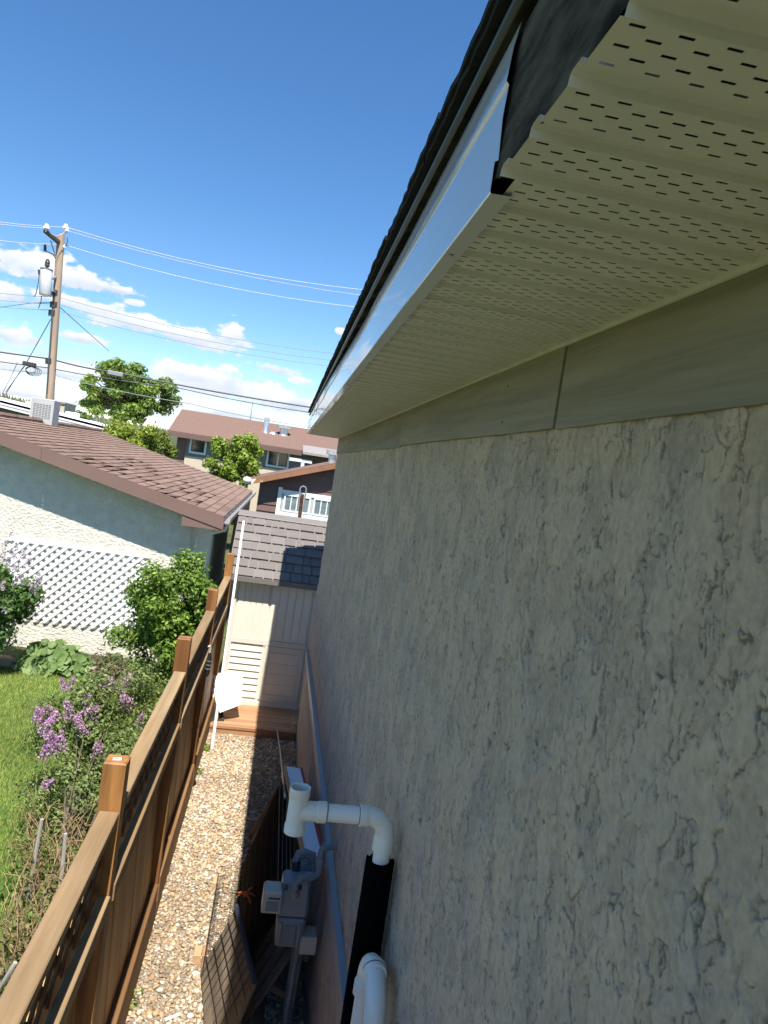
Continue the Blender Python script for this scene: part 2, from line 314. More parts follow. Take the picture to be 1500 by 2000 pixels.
class MB:
    def __init__(s): s.v = []; s.f = []
    def add(s, vs, fs):
        b = len(s.v); s.v += [tuple(v) for v in vs]; s.f += [tuple(i + b for i in f) for f in fs]; return s
    def box(s, x0, x1, y0, y1, z0, z1):
        return s.add([(x0, y0, z0), (x1, y0, z0), (x1, y1, z0), (x0, y1, z0), (x0, y0, z1), (x1, y0, z1), (x1, y1, z1), (x0, y1, z1)],
                     [(3, 2, 1, 0), (4, 5, 6, 7), (0, 1, 5, 4), (1, 2, 6, 5), (2, 3, 7, 6), (3, 0, 4, 7)])
    def cbox(s, x0, x1, y0, y1, z0, z1, c=0.004):
        """box with chamfered top edges"""
        vs = [(x0, y0, z0), (x1, y0, z0), (x1, y1, z0), (x0, y1, z0), (x0, y0, z1 - c), (x1, y0, z1 - c), (x1, y1, z1 - c), (x0, y1, z1 - c),
              (x0 + c, y0 + c, z1), (x1 - c, y0 + c, z1), (x1 - c, y1 - c, z1), (x0 + c, y1 - c, z1)]
        fs = [(3, 2, 1, 0), (0, 1, 5, 4), (1, 2, 6, 5), (2, 3, 7, 6), (3, 0, 4, 7), (4, 5, 9, 8), (5, 6, 10, 9), (6, 7, 11, 10), (7, 4, 8, 11), (8, 9, 10, 11)]
        return s.add(vs, fs)
    def bar(s, p0, p1, w, h, up=(0, 0, 1)):
        p0, p1 = Vector(p0), Vector(p1); d = (p1 - p0).normalized(); u = Vector(up)
        sd = d.cross(u)
        if sd.length < 1e-5: sd = d.cross(Vector((0, 1, 0)))
        sd.normalize(); u = sd.cross(d).normalized()
        a, b = sd * w / 2, u * h / 2
        vs = [p0 - a - b, p0 + a - b, p0 + a + b, p0 - a + b, p1 - a - b, p1 + a - b, p1 + a + b, p1 - a + b]
        return s.add(vs, [(0, 1, 2, 3), (7, 6, 5, 4), (0, 4, 5, 1), (1, 5, 6, 2), (2, 6, 7, 3), (3, 7, 4, 0)])
    def slab(s, pts, off):
        """flat polygon given a thickness vector"""
        n = len(pts); off = Vector(off); P = [Vector(p) for p in pts]
        vs = P + [p + off for p in P]
        fs = [tuple(range(n))[::-1], tuple(range(n, 2 * n))] + [(i, (i + 1) % n, n + (i + 1) % n, n + i) for i in range(n)]
        return s.add(vs, fs)
    def tube(s, path, r, seg=8, caps=True, ragged=0.0):
        P = [Vector(p) for p in path]; n = len(P)
        R = r if isinstance(r, (list, tuple)) else [r] * n
        up = None; rings = []
        for i in range(n):
            d = (P[min(i + 1, n - 1)] - P[max(i - 1, 0)]).normalized()
            if up is None:
                up = Vector((0, 0, 1)) if abs(d.z) < 0.9 else Vector((0, 1, 0))
            sd = d.cross(up).normalized(); up = sd.cross(d).normalized()
            rings.append([P[i] + (sd * math.cos(2 * math.pi * k / seg) + up * math.sin(2 * math.pi * k / seg)) * R[i]
                          + d * (random.uniform(-ragged, ragged) if (ragged and i in (0, n - 1)) else 0) for k in range(seg)])
        vs = [v for rg in rings for v in rg]; fs = []
        for i in range(n - 1):
            for k in range(seg):
                a, b = i * seg + k, i * seg + (k + 1) % seg
                fs.append((a, b, b + seg, a + seg))
        if caps: fs += [tuple(range(seg))[::-1], tuple((n - 1) * seg + k for k in range(seg))]
        return s.add(vs, fs)
    def sphere(s, c, r, seg=10, rings=6, sq=(1, 1, 1)):
        c = Vector(c); vs = []; fs = []
        for i in range(rings + 1):
            t = math.pi * i / rings
            for k in range(seg):
                a = 2 * math.pi * k / seg
                vs.append(c + Vector((math.sin(t) * math.cos(a) * sq[0], math.sin(t) * math.sin(a) * sq[1], math.cos(t) * sq[2])) * r)
        for i in range(rings):
            for k in range(seg):
                a, b = i * seg + k, i * seg + (k + 1) % seg
                fs.append((a, a + seg, b + seg, b))
        return s.add(vs, fs)
    def mesh(s, name, m, origin=(0, 0, 0)):
        me = bpy.data.meshes.new(name); o = Vector(origin)
        me.from_pydata([tuple(Vector(v) - o) for v in s.v], [], s.f); me.update()
        me.materials.append(m)
        return me
    def build(s, name, m, parent=None, smooth=False, auto=None, origin=None, bevel=0.0):
        if parent is not None: org = wloc(parent)
        elif origin is not None: org = Vector(origin)
        else:
            xs = [v[0] for v in s.v]; ys = [v[1] for v in s.v]; zs = [v[2] for v in s.v]
            org = Vector(((min(xs) + max(xs)) / 2, (min(ys) + max(ys)) / 2, min(zs)))
        me = s.mesh(name, m, org)
        if smooth:
            me.polygons.foreach_set('use_smooth', [True] * len(me.polygons))
        o = bpy.data.objects.new(name, me); col.objects.link(o)
        if parent is not None: o.parent = parent; WL[o.name] = org
        else: o.location = org; WL[o.name] = org
        if smooth: 
            try: me.set_sharp_from_angle(angle=rad(auto or 40))
            except Exception: pass
        if bevel:
            bm_ = o.modifiers.new('edge', 'BEVEL'); bm_.width = bevel; bm_.segments = 1; bm_.limit_method = 'ANGLE'
        return o

def np_mesh(name, V, Fq, m, parent=None, colr=None, smooth=False, origin=None):
    """numpy verts (n,3), faces (k,3|4), point colours (n,3)"""
    org = np.array(wloc(parent)) if parent is not None else (np.array(origin) if origin is not None else np.zeros(3))
    me = bpy.data.meshes.new(name); k = Fq.shape[1]
    me.vertices.add(len(V)); me.vertices.foreach_set('co', (V - org).astype(np.float32).ravel())
    me.loops.add(Fq.size); me.loops.foreach_set('vertex_index', Fq.astype(np.int32).ravel())
    me.polygons.add(len(Fq)); me.polygons.foreach_set('loop_start', np.arange(0, Fq.size, k, dtype=np.int32))
    if smooth: me.polygons.foreach_set('use_smooth', np.ones(len(Fq), bool))
    if colr is not None:
        ca = me.color_attributes.new('Col', 'FLOAT_COLOR', 'POINT')
        c4 = np.ones((len(V), 4), np.float32); c4[:, :3] = colr; ca.data.foreach_set('color', c4.ravel())
    me.update(calc_edges=True); me.materials.append(m)
    o = bpy.data.objects.new(name, me); col.objects.link(o)
    if parent is not None: o.parent = parent
    else: o.location = org
    WL[o.name] = Vector(org)
    return o

rng = np.random.default_rng(7)
random.seed(11)
_perm = rng.permutation(4096); _perm = np.concatenate([_perm, _perm])
_ga = rng.uniform(0, 2 * np.pi, 4096)
def perlin(x, y, seed=0):
    xi = np.floor(x).astype(np.int64); yi = np.floor(y).astype(np.int64)
    xf = x - xi; yf = y - yi
    u = xf * xf * xf * (xf * (xf * 6 - 15) + 10); v = yf * yf * yf * (yf * (yf * 6 - 15) + 10)
    def g(a, b, dx, dy):
        h = _ga[(_perm[(_perm[(a + seed * 131) & 4095] + b) & 4095]) & 4095]
        return np.cos(h) * dx + np.sin(h) * dy
    a = g(xi, yi, xf, yf); b = g(xi + 1, yi, xf - 1, yf); c = g(xi, yi + 1, xf, yf - 1); d = g(xi + 1, yi + 1, xf - 1, yf - 1)
    return (a + u * (b - a) + v * ((c + u * (d - c)) - (a + u * (b - a)))) * 1.5
def fbm(x, y, oct=4, seed=0, gain=0.5):
    r = 0; a = 1.0; t = 0
    for i in range(oct):
        r = r + a * perlin(x * 2 ** i + 13.7 * i, y * 2 ** i - 7.3 * i, seed + i); t += a; a *= gain
    return r / t
def sstep(a, b, x):
    t = np.clip((x - a) / (b - a), 0, 1); return t * t * (3 - 2 * t)

# ------------------------------------------------------------------ ground
GX = 900.0
o = MB().add([(-GX, -300, -0.03), (GX, -300, -0.03), (GX, 1400, -0.03), (-GX, 1400, -0.03)], [(0, 1, 2, 3)]).build('ground', M['soil'], origin=(0, 0, -0.03)); tag(o, kind='structure')

XW = 0.583          # face of the house wall
XF = -0.468          # gravel side of the fence
YE = 8.86           # far end of the house
SZ = 3.645          # soffit
def noisy_sheet(name, x0, x1, y0, y1, z, nx, ny, amp, m, kind):
    X, Y = np.meshgrid(np.linspace(x0, x1, nx), np.linspace(y0, y1, ny)); Z = z + amp * fbm(X * 3, Y * 3, 3, 5)
    V = np.stack([X, Y, Z], -1).reshape(-1, 3); idx = np.arange(nx * ny).reshape(ny, nx)
    Fq = np.stack([idx[:-1, :-1], idx[:-1, 1:], idx[1:, 1:], idx[1:, :-1]], -1).reshape(-1, 4)
    o = np_mesh(name, V, Fq, m, smooth=True, origin=(x0, y0, z)); tag(o, kind=kind); return o
noisy_sheet('gravel_path', -0.50, 0.60, -1.5, 8.72, 0.0, 24, 160, 0.012, M['gravelbed'], 'structure')
noisy_sheet('lawn', -7.5, -0.56, -1.5, 10.95, 0.0, 60, 100, 0.03, M['lawn'], 'structure')

# loose gravel
def ico():
    t = (1 + 5 ** .5) / 2
    v = np.array([(-1, t, 0), (1, t, 0), (-1, -t, 0), (1, -t, 0), (0, -1, t), (0, 1, t), (0, -1, -t), (0, 1, -t), (t, 0, -1), (t, 0, 1), (-t, 0, -1), (-t, 0, 1)], float)
    v /= np.linalg.norm(v[0])
    f = np.array([(0, 11, 5), (0, 5, 1), (0, 1, 7), (0, 7, 10), (0, 10, 11), (1, 5, 9), (5, 11, 4), (11, 10, 2), (10, 7, 6), (7, 1, 8),
                  (3, 9, 4), (3, 4, 2), (3, 2, 6), (3, 6, 8), (3, 8, 9), (4, 9, 5), (2, 4, 11), (6, 2, 10), (8, 6, 7), (9, 8, 1)])
    return v, f
def stones(name, P, S, colr, m):
    v, f = ico(); n = len(P)
    A = rng.uniform(0, 2 * np.pi, n); ca, sa = np.cos(A), np.sin(A)
    B = v[None] * (1 + rng.normal(0, 0.13, (n, 12, 1)))
    B = B * (S[:, None, None] * np.stack([rng.uniform(.75, 1.25, n), rng.uniform(.65, 1.0, n), rng.uniform(.4, .7, n)], -1)[:, None, :])
    tl = rng.normal(0, 0.25, n)
    Bz = B[..., 2] + tl[:, None] * B[..., 0]
    V = np.stack([B[..., 0] * ca[:, None] - B[..., 1] * sa[:, None], B[..., 0] * sa[:, None] + B[..., 1] * ca[:, None], Bz], -1) + P[:, None, :]
    Fq = (f[None] + (np.arange(n) * 12)[:, None, None]).reshape(-1, 3)
    return np_mesh(name, V.reshape(-1, 3), Fq, m, colr=np.repeat(colr, 12, 0), origin=(0, 5, 0), smooth=True)
pal = np.array([(0.46, 0.36, 0.25), (0.52, 0.44, 0.34), (0.36, 0.27, 0.185), (0.60, 0.55, 0.48), (0.30, 0.25, 0.215), (0.42, 0.285, 0.195), (0.70, 0.67, 0.61), (0.22, 0.19, 0.17), (0.50, 0.385, 0.225)])
n = 33000
gy = 2.6 + (8.68 - 2.6) * rng.random(n); gx = rng.uniform(-0.475, 0.56, n)
gs = np.clip(rng.lognormal(math.log(0.0090), 0.40, n), 0.005, 0.026)
gz = gs * 0.25 + 0.012 * fbm(gx * 3, gy * 3, 3, 5) + rng.uniform(0, 0.008, n)
gc = pal[rng.choice(len(pal), n, p=[.2, .17, .14, .12, .09, .09, .07, .05, .07])] * rng.uniform(.9, 1.22, (n, 1)) * (1 + .35 * fbm(gx * 1.6, gy * 1.2, 3, 15))[:, None] * np.array([.92, .87, .78])
o = stones('gravel', np.stack([gx, gy, gz], -1), gs, gc, M['gravel']); tag(o, 'tan and white river gravel covering the side path', 'gravel', kind='stuff')

# ------------------------------------------------------------------ grass
def blades(name, n, fx, hmin, hmax, w, c0, c1, label):
    P = fx(n); n = len(P)
    h = rng.uniform(hmin, hmax, n); a = rng.uniform(0, 2 * np.pi, n); ln = rng.uniform(0.1, 0.75, n) * h; la = rng.uniform(0, 2 * np.pi, n)
    dx, dy = np.cos(a) * w, np.sin(a) * w
    V = np.empty((n, 3, 3)); V[:, 0] = P; V[:, 1] = P; V[:, 2] = P
    V[:, 0, 0] -= dx; V[:, 0, 1] -= dy; V[:, 1, 0] += dx; V[:, 1, 1] += dy
    V[:, 2, 0] += np.cos(la) * ln; V[:, 2, 1] += np.sin(la) * ln; V[:, 2, 2] += h
    t = rng.random((n, 1)); C = np.array(c0) * (1 - t) + np.array(c1) * t
    C = C * (1 + .45 * fbm(P[:, 0] * 1.1, P[:, 1] * 1.1, 3, 19))[:, None]
    dry = (rng.random((n, 1)) < 0.08); C = np.where(dry, np.array([(0.32, 0.27, 0.11)]), C)
    o = np_mesh(name, V.reshape(-1, 3), np.arange(3 * n).reshape(-1, 3), M['grass'], colr=np.repeat(C, 3, 0), origin=(-2.5, 6, 0))
    tag(o, label, 'grass', kind='stuff'); return o
def lawn_pts(n):
    y = 2.0 + (10.6 - 2.0) * rng.random(n) ** 0.8; x = -0.62 - rng.random(n) * np.minimum(4.6, 0.75 + 0.42 * y)
    keep = fbm(x * 1.7, y * 1.7, 3, 9) > -0.55 + rng.random(n) * 0.2
    x, y = x[keep], y[keep]
    return np.stack([x, y, 0.03 * fbm(x * 3, y * 3, 3, 5) - 0.004], -1)
blades('grass', 150000, lawn_pts, 0.02, 0.06, 0.0042, (0.24, 0.33, 0.06), (0.46, 0.53, 0.15), 'short sunlit green grass of the neighbouring lawn')

# ------------------------------------------------------------------ the house on the right
house = thing('house', 'grey stucco house with white ventilated soffit and shiny fascia, filling the whole side', 'house', (XW, 4.0, 0))
def stucco_h(y, z):
    """height (m) towards the yard and painted crevice shade plus dirt 0..1 of a skip-trowelled stucco"""
    y = y / .78; z = z / .78
    wy = y + 0.022 * fbm(y / .07, z / .08, 3, 21) + 0.008 * fbm(y / .014, z / .018, 4, 23, .6)
    wz = z + 0.026 * fbm(y / .07, z / .08, 3, 22) + 0.010 * fbm(y / .014, z / .018, 4, 24, .6)
    n4 = fbm(wy / .3, wz / .35, 2, 41)
    n1 = fbm(wy / .17, wz / .24, 3, 31) + .12 * n4; n2 = fbm(wy / .075, wz / .12, 3, 35) + .1 * n4 - .04
    n3 = fbm(wy / .036, wz / .07, 3, 45) - .03
    p1 = sstep(-.008, .022, n1); p2 = sstep(-.01, .032, n2); p3 = sstep(-.02, .05, n3)
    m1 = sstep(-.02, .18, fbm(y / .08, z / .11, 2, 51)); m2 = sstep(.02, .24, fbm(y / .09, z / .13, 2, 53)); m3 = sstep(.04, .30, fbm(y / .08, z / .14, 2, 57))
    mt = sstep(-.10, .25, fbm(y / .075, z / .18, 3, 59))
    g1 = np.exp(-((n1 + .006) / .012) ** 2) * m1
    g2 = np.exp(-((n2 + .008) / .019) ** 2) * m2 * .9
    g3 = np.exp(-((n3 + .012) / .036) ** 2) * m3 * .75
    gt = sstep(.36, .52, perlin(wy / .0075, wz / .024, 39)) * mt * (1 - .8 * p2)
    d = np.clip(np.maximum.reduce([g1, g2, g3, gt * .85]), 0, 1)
    rough = fbm(y / .007, z / .009, 3, 71)
    h = .0041 * p1 + .0030 * p2 * (1 - .5 * p1) + .0016 * p3 * (1 - .6 * p1) + .006 * n4 - .0032 * d + rough * (.0012 - .0008 * p1)
    h = (h + .0016 * fbm(wy / .022, wz / .04, 3, 87)) * .82
    tone = .86 + .13 * p1 + .07 * p2 * (1 - p1) + .10 * n4 + .05 * rough * (1 - p1)
    return h, d, tone, n4
def stucco_patch(y0, y1, z0, z1, dy, dz, base):
    ny = max(2, int(round((y1 - y0) / dy)) + 1); nz = max(2, int(round((z1 - z0) / dz)) + 1)
    Y, Z = np.meshgrid(np.linspace(y0, y1, ny), np.linspace(z0, z1, nz))
    h, d, p1, n4 = stucco_h(Y, Z)
    V = np.stack([base - h, Y, Z], -1).reshape(-1, 3)
    i = np.arange(ny * nz).reshape(nz, ny)
    Fq = np.stack([i[:-1, :-1], i[1:, :-1], i[1:, 1:], i[:-1, 1:]], -1).reshape(-1, 4)
    return V, Fq, d.ravel(), p1.ravel(), n4.ravel()
def stucco_wall(name, patches, base, c0, c1, m):
    Vs, Fs, Cs = [], [], []; b = 0
    for (y0, y1, z0, z1, dy, dz) in patches:
        V, Fq, d, p1, n4 = stucco_patch(y0, y1, z0, z1, dy, dz, base)
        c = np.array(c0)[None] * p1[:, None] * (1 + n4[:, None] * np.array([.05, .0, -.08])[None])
        c = c * (1 - d[:, None] * .72) + np.array(c1)[None] * d[:, None] * .72  # shadow lines at plate edges and groove dirt, painted into the wall colour
        Vs.append(V); Fs.append(Fq + b); Cs.append(c); b += len(V)
    return np_mesh(name, np.concatenate(Vs), np.concatenate(Fs), m, house, np.concatenate(Cs), smooth=True)
ZB = 1.09   # top of the belt board
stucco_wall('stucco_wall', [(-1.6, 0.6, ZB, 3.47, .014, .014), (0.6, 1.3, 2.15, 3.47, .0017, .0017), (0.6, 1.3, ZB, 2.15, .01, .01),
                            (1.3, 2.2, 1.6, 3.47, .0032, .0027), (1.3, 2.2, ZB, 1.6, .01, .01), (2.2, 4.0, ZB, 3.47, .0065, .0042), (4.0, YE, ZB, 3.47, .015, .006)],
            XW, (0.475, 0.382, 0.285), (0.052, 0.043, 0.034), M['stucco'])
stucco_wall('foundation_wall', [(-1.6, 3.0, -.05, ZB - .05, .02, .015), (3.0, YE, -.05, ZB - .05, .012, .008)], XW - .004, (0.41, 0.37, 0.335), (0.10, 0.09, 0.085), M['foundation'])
MB().box(XW + .02, 8.0, -1.6, YE - .004, -.05, SZ + .18).build('inner_wall', M['concrete'], house)
# belt board with a sloping top
mb = MB()
prof = [(XW - .004, ZB + .012), (XW - .034, ZB), (XW - .036, ZB - .085), (XW - .004, ZB - .088)]
n = len(prof); ys = np.linspace(-1.6, YE, 24)
vs = [(p[0], y, p[1] + .004 * math.sin(y * 1.3)) for y in ys for p in prof]
fs = [(i * n + k, i * n + k + 1, (i + 1) * n + k + 1, (i + 1) * n + k) for i in range(len(ys) - 1) for k in range(n - 1)]
mb.add(vs, fs); mb.build('belt_board', M['belt'], house)
# frieze boards
jy = [-1.6, 1.592, atx(788, 850, XW).y, atx(684, 878, XW).y, YE]
for i in range(4):
    a, b = jy[i] + (.0045 if i == 1 else .0015), jy[i + 1] - (.0045 if i == 0 else .0015)
    ny = 30; Y = np.linspace(a, b, ny); lo = SZ - .190 + .0025 * np.sin(Y * 2.1 + i) + (.004 if i % 2 else 0)
    fr = XW - .012 - (.003 if i % 2 else 0) + .0015 * np.sin(Y * 1.7)
    V = []; 
    for k in range(ny):
        V += [(XW, Y[k], lo[k]), (fr[k], Y[k], lo[k]), (fr[k], Y[k], SZ + .003), (XW, Y[k], SZ + .003)]
    Fc = [(k * 4 + j, k * 4 + j + 1, k * 4 + 5 + j, k * 4 + 4 + j) for k in range(ny - 1) for j in range(3)] + [(0, 1, 2, 3), (ny * 4 - 1, ny * 4 - 2, ny * 4 - 3, ny * 4 - 4)]
    fb = MB().add(V, Fc).build('frieze_board', M['frieze'], house)
    for q in range(3):
        nyy = a + (b - a) * (q + .6) / 3.4
        for zz in (SZ - .155, SZ - .055):
            MB().tube([(XW - .0145, nyy, zz), (XW - .0165, nyy, zz)], .0032, 6).build('nail_head', M['seam'], fb)
MB().box(XW - .006, XW + .01, jy[1] - .0045, jy[1] + .0045, SZ - .188, SZ - .002).build('board_gap', M['seam'], house)
# soffit panels: three V-grooved ribs each, real slots
def soffit_mesh(L, jag=0.0):
    yl = []; 
    flat, sl, gr = .066, .009, .016
    P = .1
    xs = [0.0]; pit = .0385; sw = .0125
    cells = set()
    x = .010; k = 0
    ed = []
    while x + sw < L - .004:
        ed.append((x, x + sw, k % 2)); x += pit / 2; k += 1
    xs = sorted(set([0.0, L] + [round(e[0], 5) for e in ed] + [round(e[1], 5) for e in ed]))
    slotx = {}
    for e in ed: slotx[round(e[0], 5)] = e
    rows = [.0065 + .0130 * i for i in range(5)]
    V = []; Fc = []
    def q(a, b, c, d):
        n0 = len(V); V.extend([a, b, c, d]); Fc.append((n0, n0 + 1, n0 + 2, n0 + 3))
    for u in range(3):
        y0 = u * P
        ylines = [0.0]
        for r_ in rows: ylines += [r_ - .0017, r_ + .0017]
        ylines.append(flat)
        for i in range(len(ylines) - 1):
            ya, yb = y0 + ylines[i], y0 + ylines[i + 1]
            is_row = i % 2 == 1; par = (i // 2) % 2
            j = 0
            while j < len(xs) - 1:
                xa, xb = xs[j], xs[j + 1]
                e = slotx.get(xa)
                # find whether [xa,xb] lies in a slot of this parity
                ins = is_row and any(ee[2] == par and ee[0] - 1e-4 <= xa and xb <= ee[1] + 1e-4 for ee in ed)
                if not ins: q((xa, ya, 0), (xa, yb, 0), (xb, yb, 0), (xb, ya, 0))
                j += 1
        f0 = y0 + flat
        prof = [(f0, 0), (f0 + sl * .3, .0075), (f0 + sl * .8, .0095), (f0 + sl + gr, .0095), (f0 + sl + gr + sl * .6, .0075), (y0 + P, 0)]
        for i in range(len(prof) - 1):
            q((0, prof[i][0], prof[i][1]), (0, prof[i + 1][0], prof[i + 1][1]), (L, prof[i + 1][0], prof[i + 1][1]), (L, prof[i][0], prof[i][1]))
    me = bpy.data.meshes.new('soffit_panel'); me.from_pydata(V, [], Fc); me.update(); me.materials.append(M['soffit'])
    return me
sm_far = soffit_mesh(XW - .014 - .205); 
sm_near = [soffit_mesh(XW - .014 - .190), soffit_mesh(XW - .014 - .187)]
y = -1.575 + .1 * 0.25; i = 0
Y0 = .528 - .0065 - 7 * .3       # slots line up with the panel rows
k = 0
while True:
    ya = Y0 + k * .3
    if ya > YE - .2: break
    near = ya + .3 < .90
    me = sm_near[k % 2] if near else sm_far
    o = link_mesh('soffit_panel', me, house, (XW - .014 - max(v.co.x for v in me.vertices), ya, SZ + random.uniform(-.0003, .0003)))
    k += 1
# F-channel along the wall and J-lip
MB().box(XW - .0185, XW - .0125, -1.55, YE, SZ - .0055, SZ + .012).build('soffit_trim', M['soffit'], house)
# fascia cladding, slightly oil-canned
FX, FY0 = 0.187, 0.858
ys = np.concatenate([np.linspace(FY0, 2.5, 26), np.linspace(2.6, YE + .03, 50)])
V = []; Fc = []
for y in ys:
    w = .0012 * math.sin(y * 5.1) + .0014 * math.sin(y * 2.3 + 1) + (.004 * math.sin(y * 9) if y > 6.4 else 0)
    tp = .014 * math.exp(-((y - 2.6) / 1.6) ** 2)
    rowp = [(FX + .026, SZ + .004), (FX + .026, SZ - .005), (FX + .001, SZ - .006), (FX, SZ - .004), (FX + w * .2, SZ + .030), (FX + .0042 + w * .3, SZ + .0325),
            (FX + .002 + w * .8, SZ + .08), (FX + .0035 + w, SZ + .118), (FX + .0002 + w, SZ + .1215), (FX + .001 + w * .8 + tp * .3, SZ + .16), (FX + .002 + tp, SZ + .192 - tp * .4)]
    V += [(p[0], y, p[1]) for p in rowp]
n = len(rowp)
for i in range(len(ys) - 1):
    for k in range(n - 1): Fc.append((i * n + k, i * n + k + 1, (i + 1) * n + k + 1, (i + 1) * n + k))
fc = MB().add(V, Fc).build('fascia_cover', M['fascia'], house, smooth=True, auto=15)
for (u, v) in ((881, 498), (680, 752), (655, 785)):
    p = atz(u, v, SZ - .006)
    MB().sphere((p.x, p.y, SZ - .0065), .0042, 8, 4, (1, 1, .5)).build('screw', M['galv'], fc)
# the bare rafter ends show where the cladding stops
mb = MB(); mb.slab([(FX + .012, -1.6, SZ + .0185), (FX + .012, .765, SZ + .0185), (FX + .012, .765, SZ + .19), (FX + .012, -1.6, SZ + .19)], (.035, 0, 0)); mb.build('sub_fascia', M['darkwood'], house)
mb = MB(); mb.slab([(FX + .016, .768, SZ + .0185), (FX + .016, YE, SZ + .0185), (FX + .016, YE, SZ + .188), (FX + .016, .768, SZ + .188)], (.035, 0, 0)); mb.build('sub_fascia', M['darkwood'], house)
# jagged torn underlay along the bare stretch
V = []; Fc = []; ysj = np.linspace(-1.4, .90, 140)
for y in ysj:
    V += [(FX + .006 + .002 * math.sin(y * 13), y, SZ + .002 + .016 * abs(perlin(np.array([y * 17.]), np.array([.5]), 3)[0])), (FX + .010, y, SZ + .185)]
for i in range(len(ysj) - 1): Fc.append((2 * i, 2 * i + 2, 2 * i + 3, 2 * i + 1))
MB().add(V, Fc).build('torn_felt', M['darkwood'], house)
# drip edge, roof deck, shingles
MB().box(FX - .006, FX + .003, -1.6, YE + .05, SZ + .208, SZ + .216).build('drip_edge', M['drip'], house)
PIT = 0.30
def roofz(x, base=SZ + .218): return base + (x - FX) * PIT
MB().slab([(FX, -1.6, roofz(FX)), (8.0, -1.6, roofz(8.0)), (8.0, YE + .05, roofz(8.0)), (FX, YE + .05, roofz(FX))], (0, 0, .012)).build('roof_deck', M['darkwood'], house)
shm = []
for j in range(3):
    mb = MB(); w = .328; nseg = 8; random.seed(50 + j)
    top = []; V = []
    for k in range(nseg + 1):
        V.append((random.uniform(-.002, .0015), w * k / nseg, 0))
    V += [(.3, w, .3 * PIT), (.3, 0, .3 * PIT)]
    mb.slab(V, (-.001, 0, .010)); shm.append(mb.mesh('shingle', M['roofblack']))
for r_ in range(3):
    for q in range(32):
        ya = -1.6 + q * .331 - (r_ % 2) * .16
        if ya + .33 > YE + .12: continue
        xx = FX - .022 + .14 * max(0, r_ - 1) + random.uniform(-.002, .002) + (.004 if r_ == 0 else 0)
        link_mesh('shingle', shm[(q + r_) % 3], house, (xx, ya, roofz(xx) + .013 + .010 * r_ + random.uniform(0, .002)))
MB().slab([(FX + .2, -1.6, roofz(FX + .2) + .035), (8.0, -1.6, roofz(8.0) + .035), (8.0, YE + .07, roofz(8.0) + .035), (FX + .2, YE + .07, roofz(FX + .2) + .035)], (0, 0, .01)).build('upper_shingles', M['roofblack'], house)
MB().box(FX + .01, XW + .02, -1.62, -1.60, SZ - .01, SZ + .35).build('eave_end', M['darkwood'], house)
MB().slab([(FX + .01, YE + .03, SZ - .004), (XW + 5, YE + .03, SZ - .004), (XW + 5, YE + .03, roofz(XW + 5)), (FX + .01, YE + .03, roofz(FX) - .003)], (0, .015, 0)).build('gable_fascia', M['fascia'], house)

# ------------------------------------------------------------------ PVC pipe with the tee
PX, PY = .522, 2.50
def ring_arc(c, r, a0, a1, ax0, ax1, n=9):
    c = Vector(c); u = Vector(ax0); w = Vector(ax1)
    return [c + u * (r * math.cos(a0 + (a1 - a0) * i / n)) + w * (r * math.sin(a0 + (a1 - a0) * i / n)) for i in range(n + 1)]
t = thing('vent_pipe', 'white plastic pipe with open tee and elbow, wrapped in black foam, by wall', 'pipe', (PX, PY, 0))
PR, SR = .0302, .0362
zc = 2.112
er = .062
MB().tube([(PX, PY, 0.0), (PX, PY, zc - er - .03)], PR, 20).build('riser', M['pvc'], t, smooth=True)
arc = ring_arc((PX - er, PY, zc - er), er, 0, math.pi / 2, (1, 0, 0), (0, 0, 1), 12)
el_ = MB().tube([(PX, PY, zc - er - .01)] + arc + [(PX - er - .01, PY, zc)], .0338, 20).build('elbow', M['pvc_fit'], t, smooth=True)
MB().tube([(PX, PY, zc - er - .058), (PX, PY, zc - er - .056), (PX, PY, zc - er - .010), (PX, PY, zc - er - .004)], [PR + .001, SR + .001, SR + .001, .0338], 24).build('socket', M['pvc_fit'], el_, smooth=True)
MB().tube([(PX - er - .004, PY, zc), (PX - er - .010, PY, zc), (PX - er - .037, PY, zc), (PX - er - .039, PY, zc)], [.0338, SR, SR, PR + .001], 24).build('socket', M['pvc_fit'], el_, smooth=True)
TX = .205
MB().tube([(PX - er - .036, PY, zc), (TX + .05, PY, zc)], PR, 20).build('cross_pipe', M['pvc'], t, smooth=True)
MB().tube([(PX - er - .0375, PY, zc), (PX - er - .0405, PY, zc)], PR + .0022, 20).build('glue_line', M['seam'], t)
tee = MB().tube([(TX, PY, zc - .05), (TX, PY, zc + .05)], .0335, 24, caps=False)
tee.tube([(TX + .01, PY, zc), (TX + .075, PY, zc)], .0335, 24, caps=False)
tee = tee.build('tee', M['pvc_fit'], t, smooth=True)
MB().tube([(TX + .068, PY, zc), (TX + .070, PY, zc), (TX + .1, PY, zc), (TX + .102, PY, zc)], [.0335, SR, SR, PR + .001], 24).build('socket', M['pvc_fit'], tee, smooth=True)
MB().tube([(TX + .1025, PY, zc), (TX + .1042, PY, zc)], PR + .0022, 20).build('glue_line', M['seam'], t)
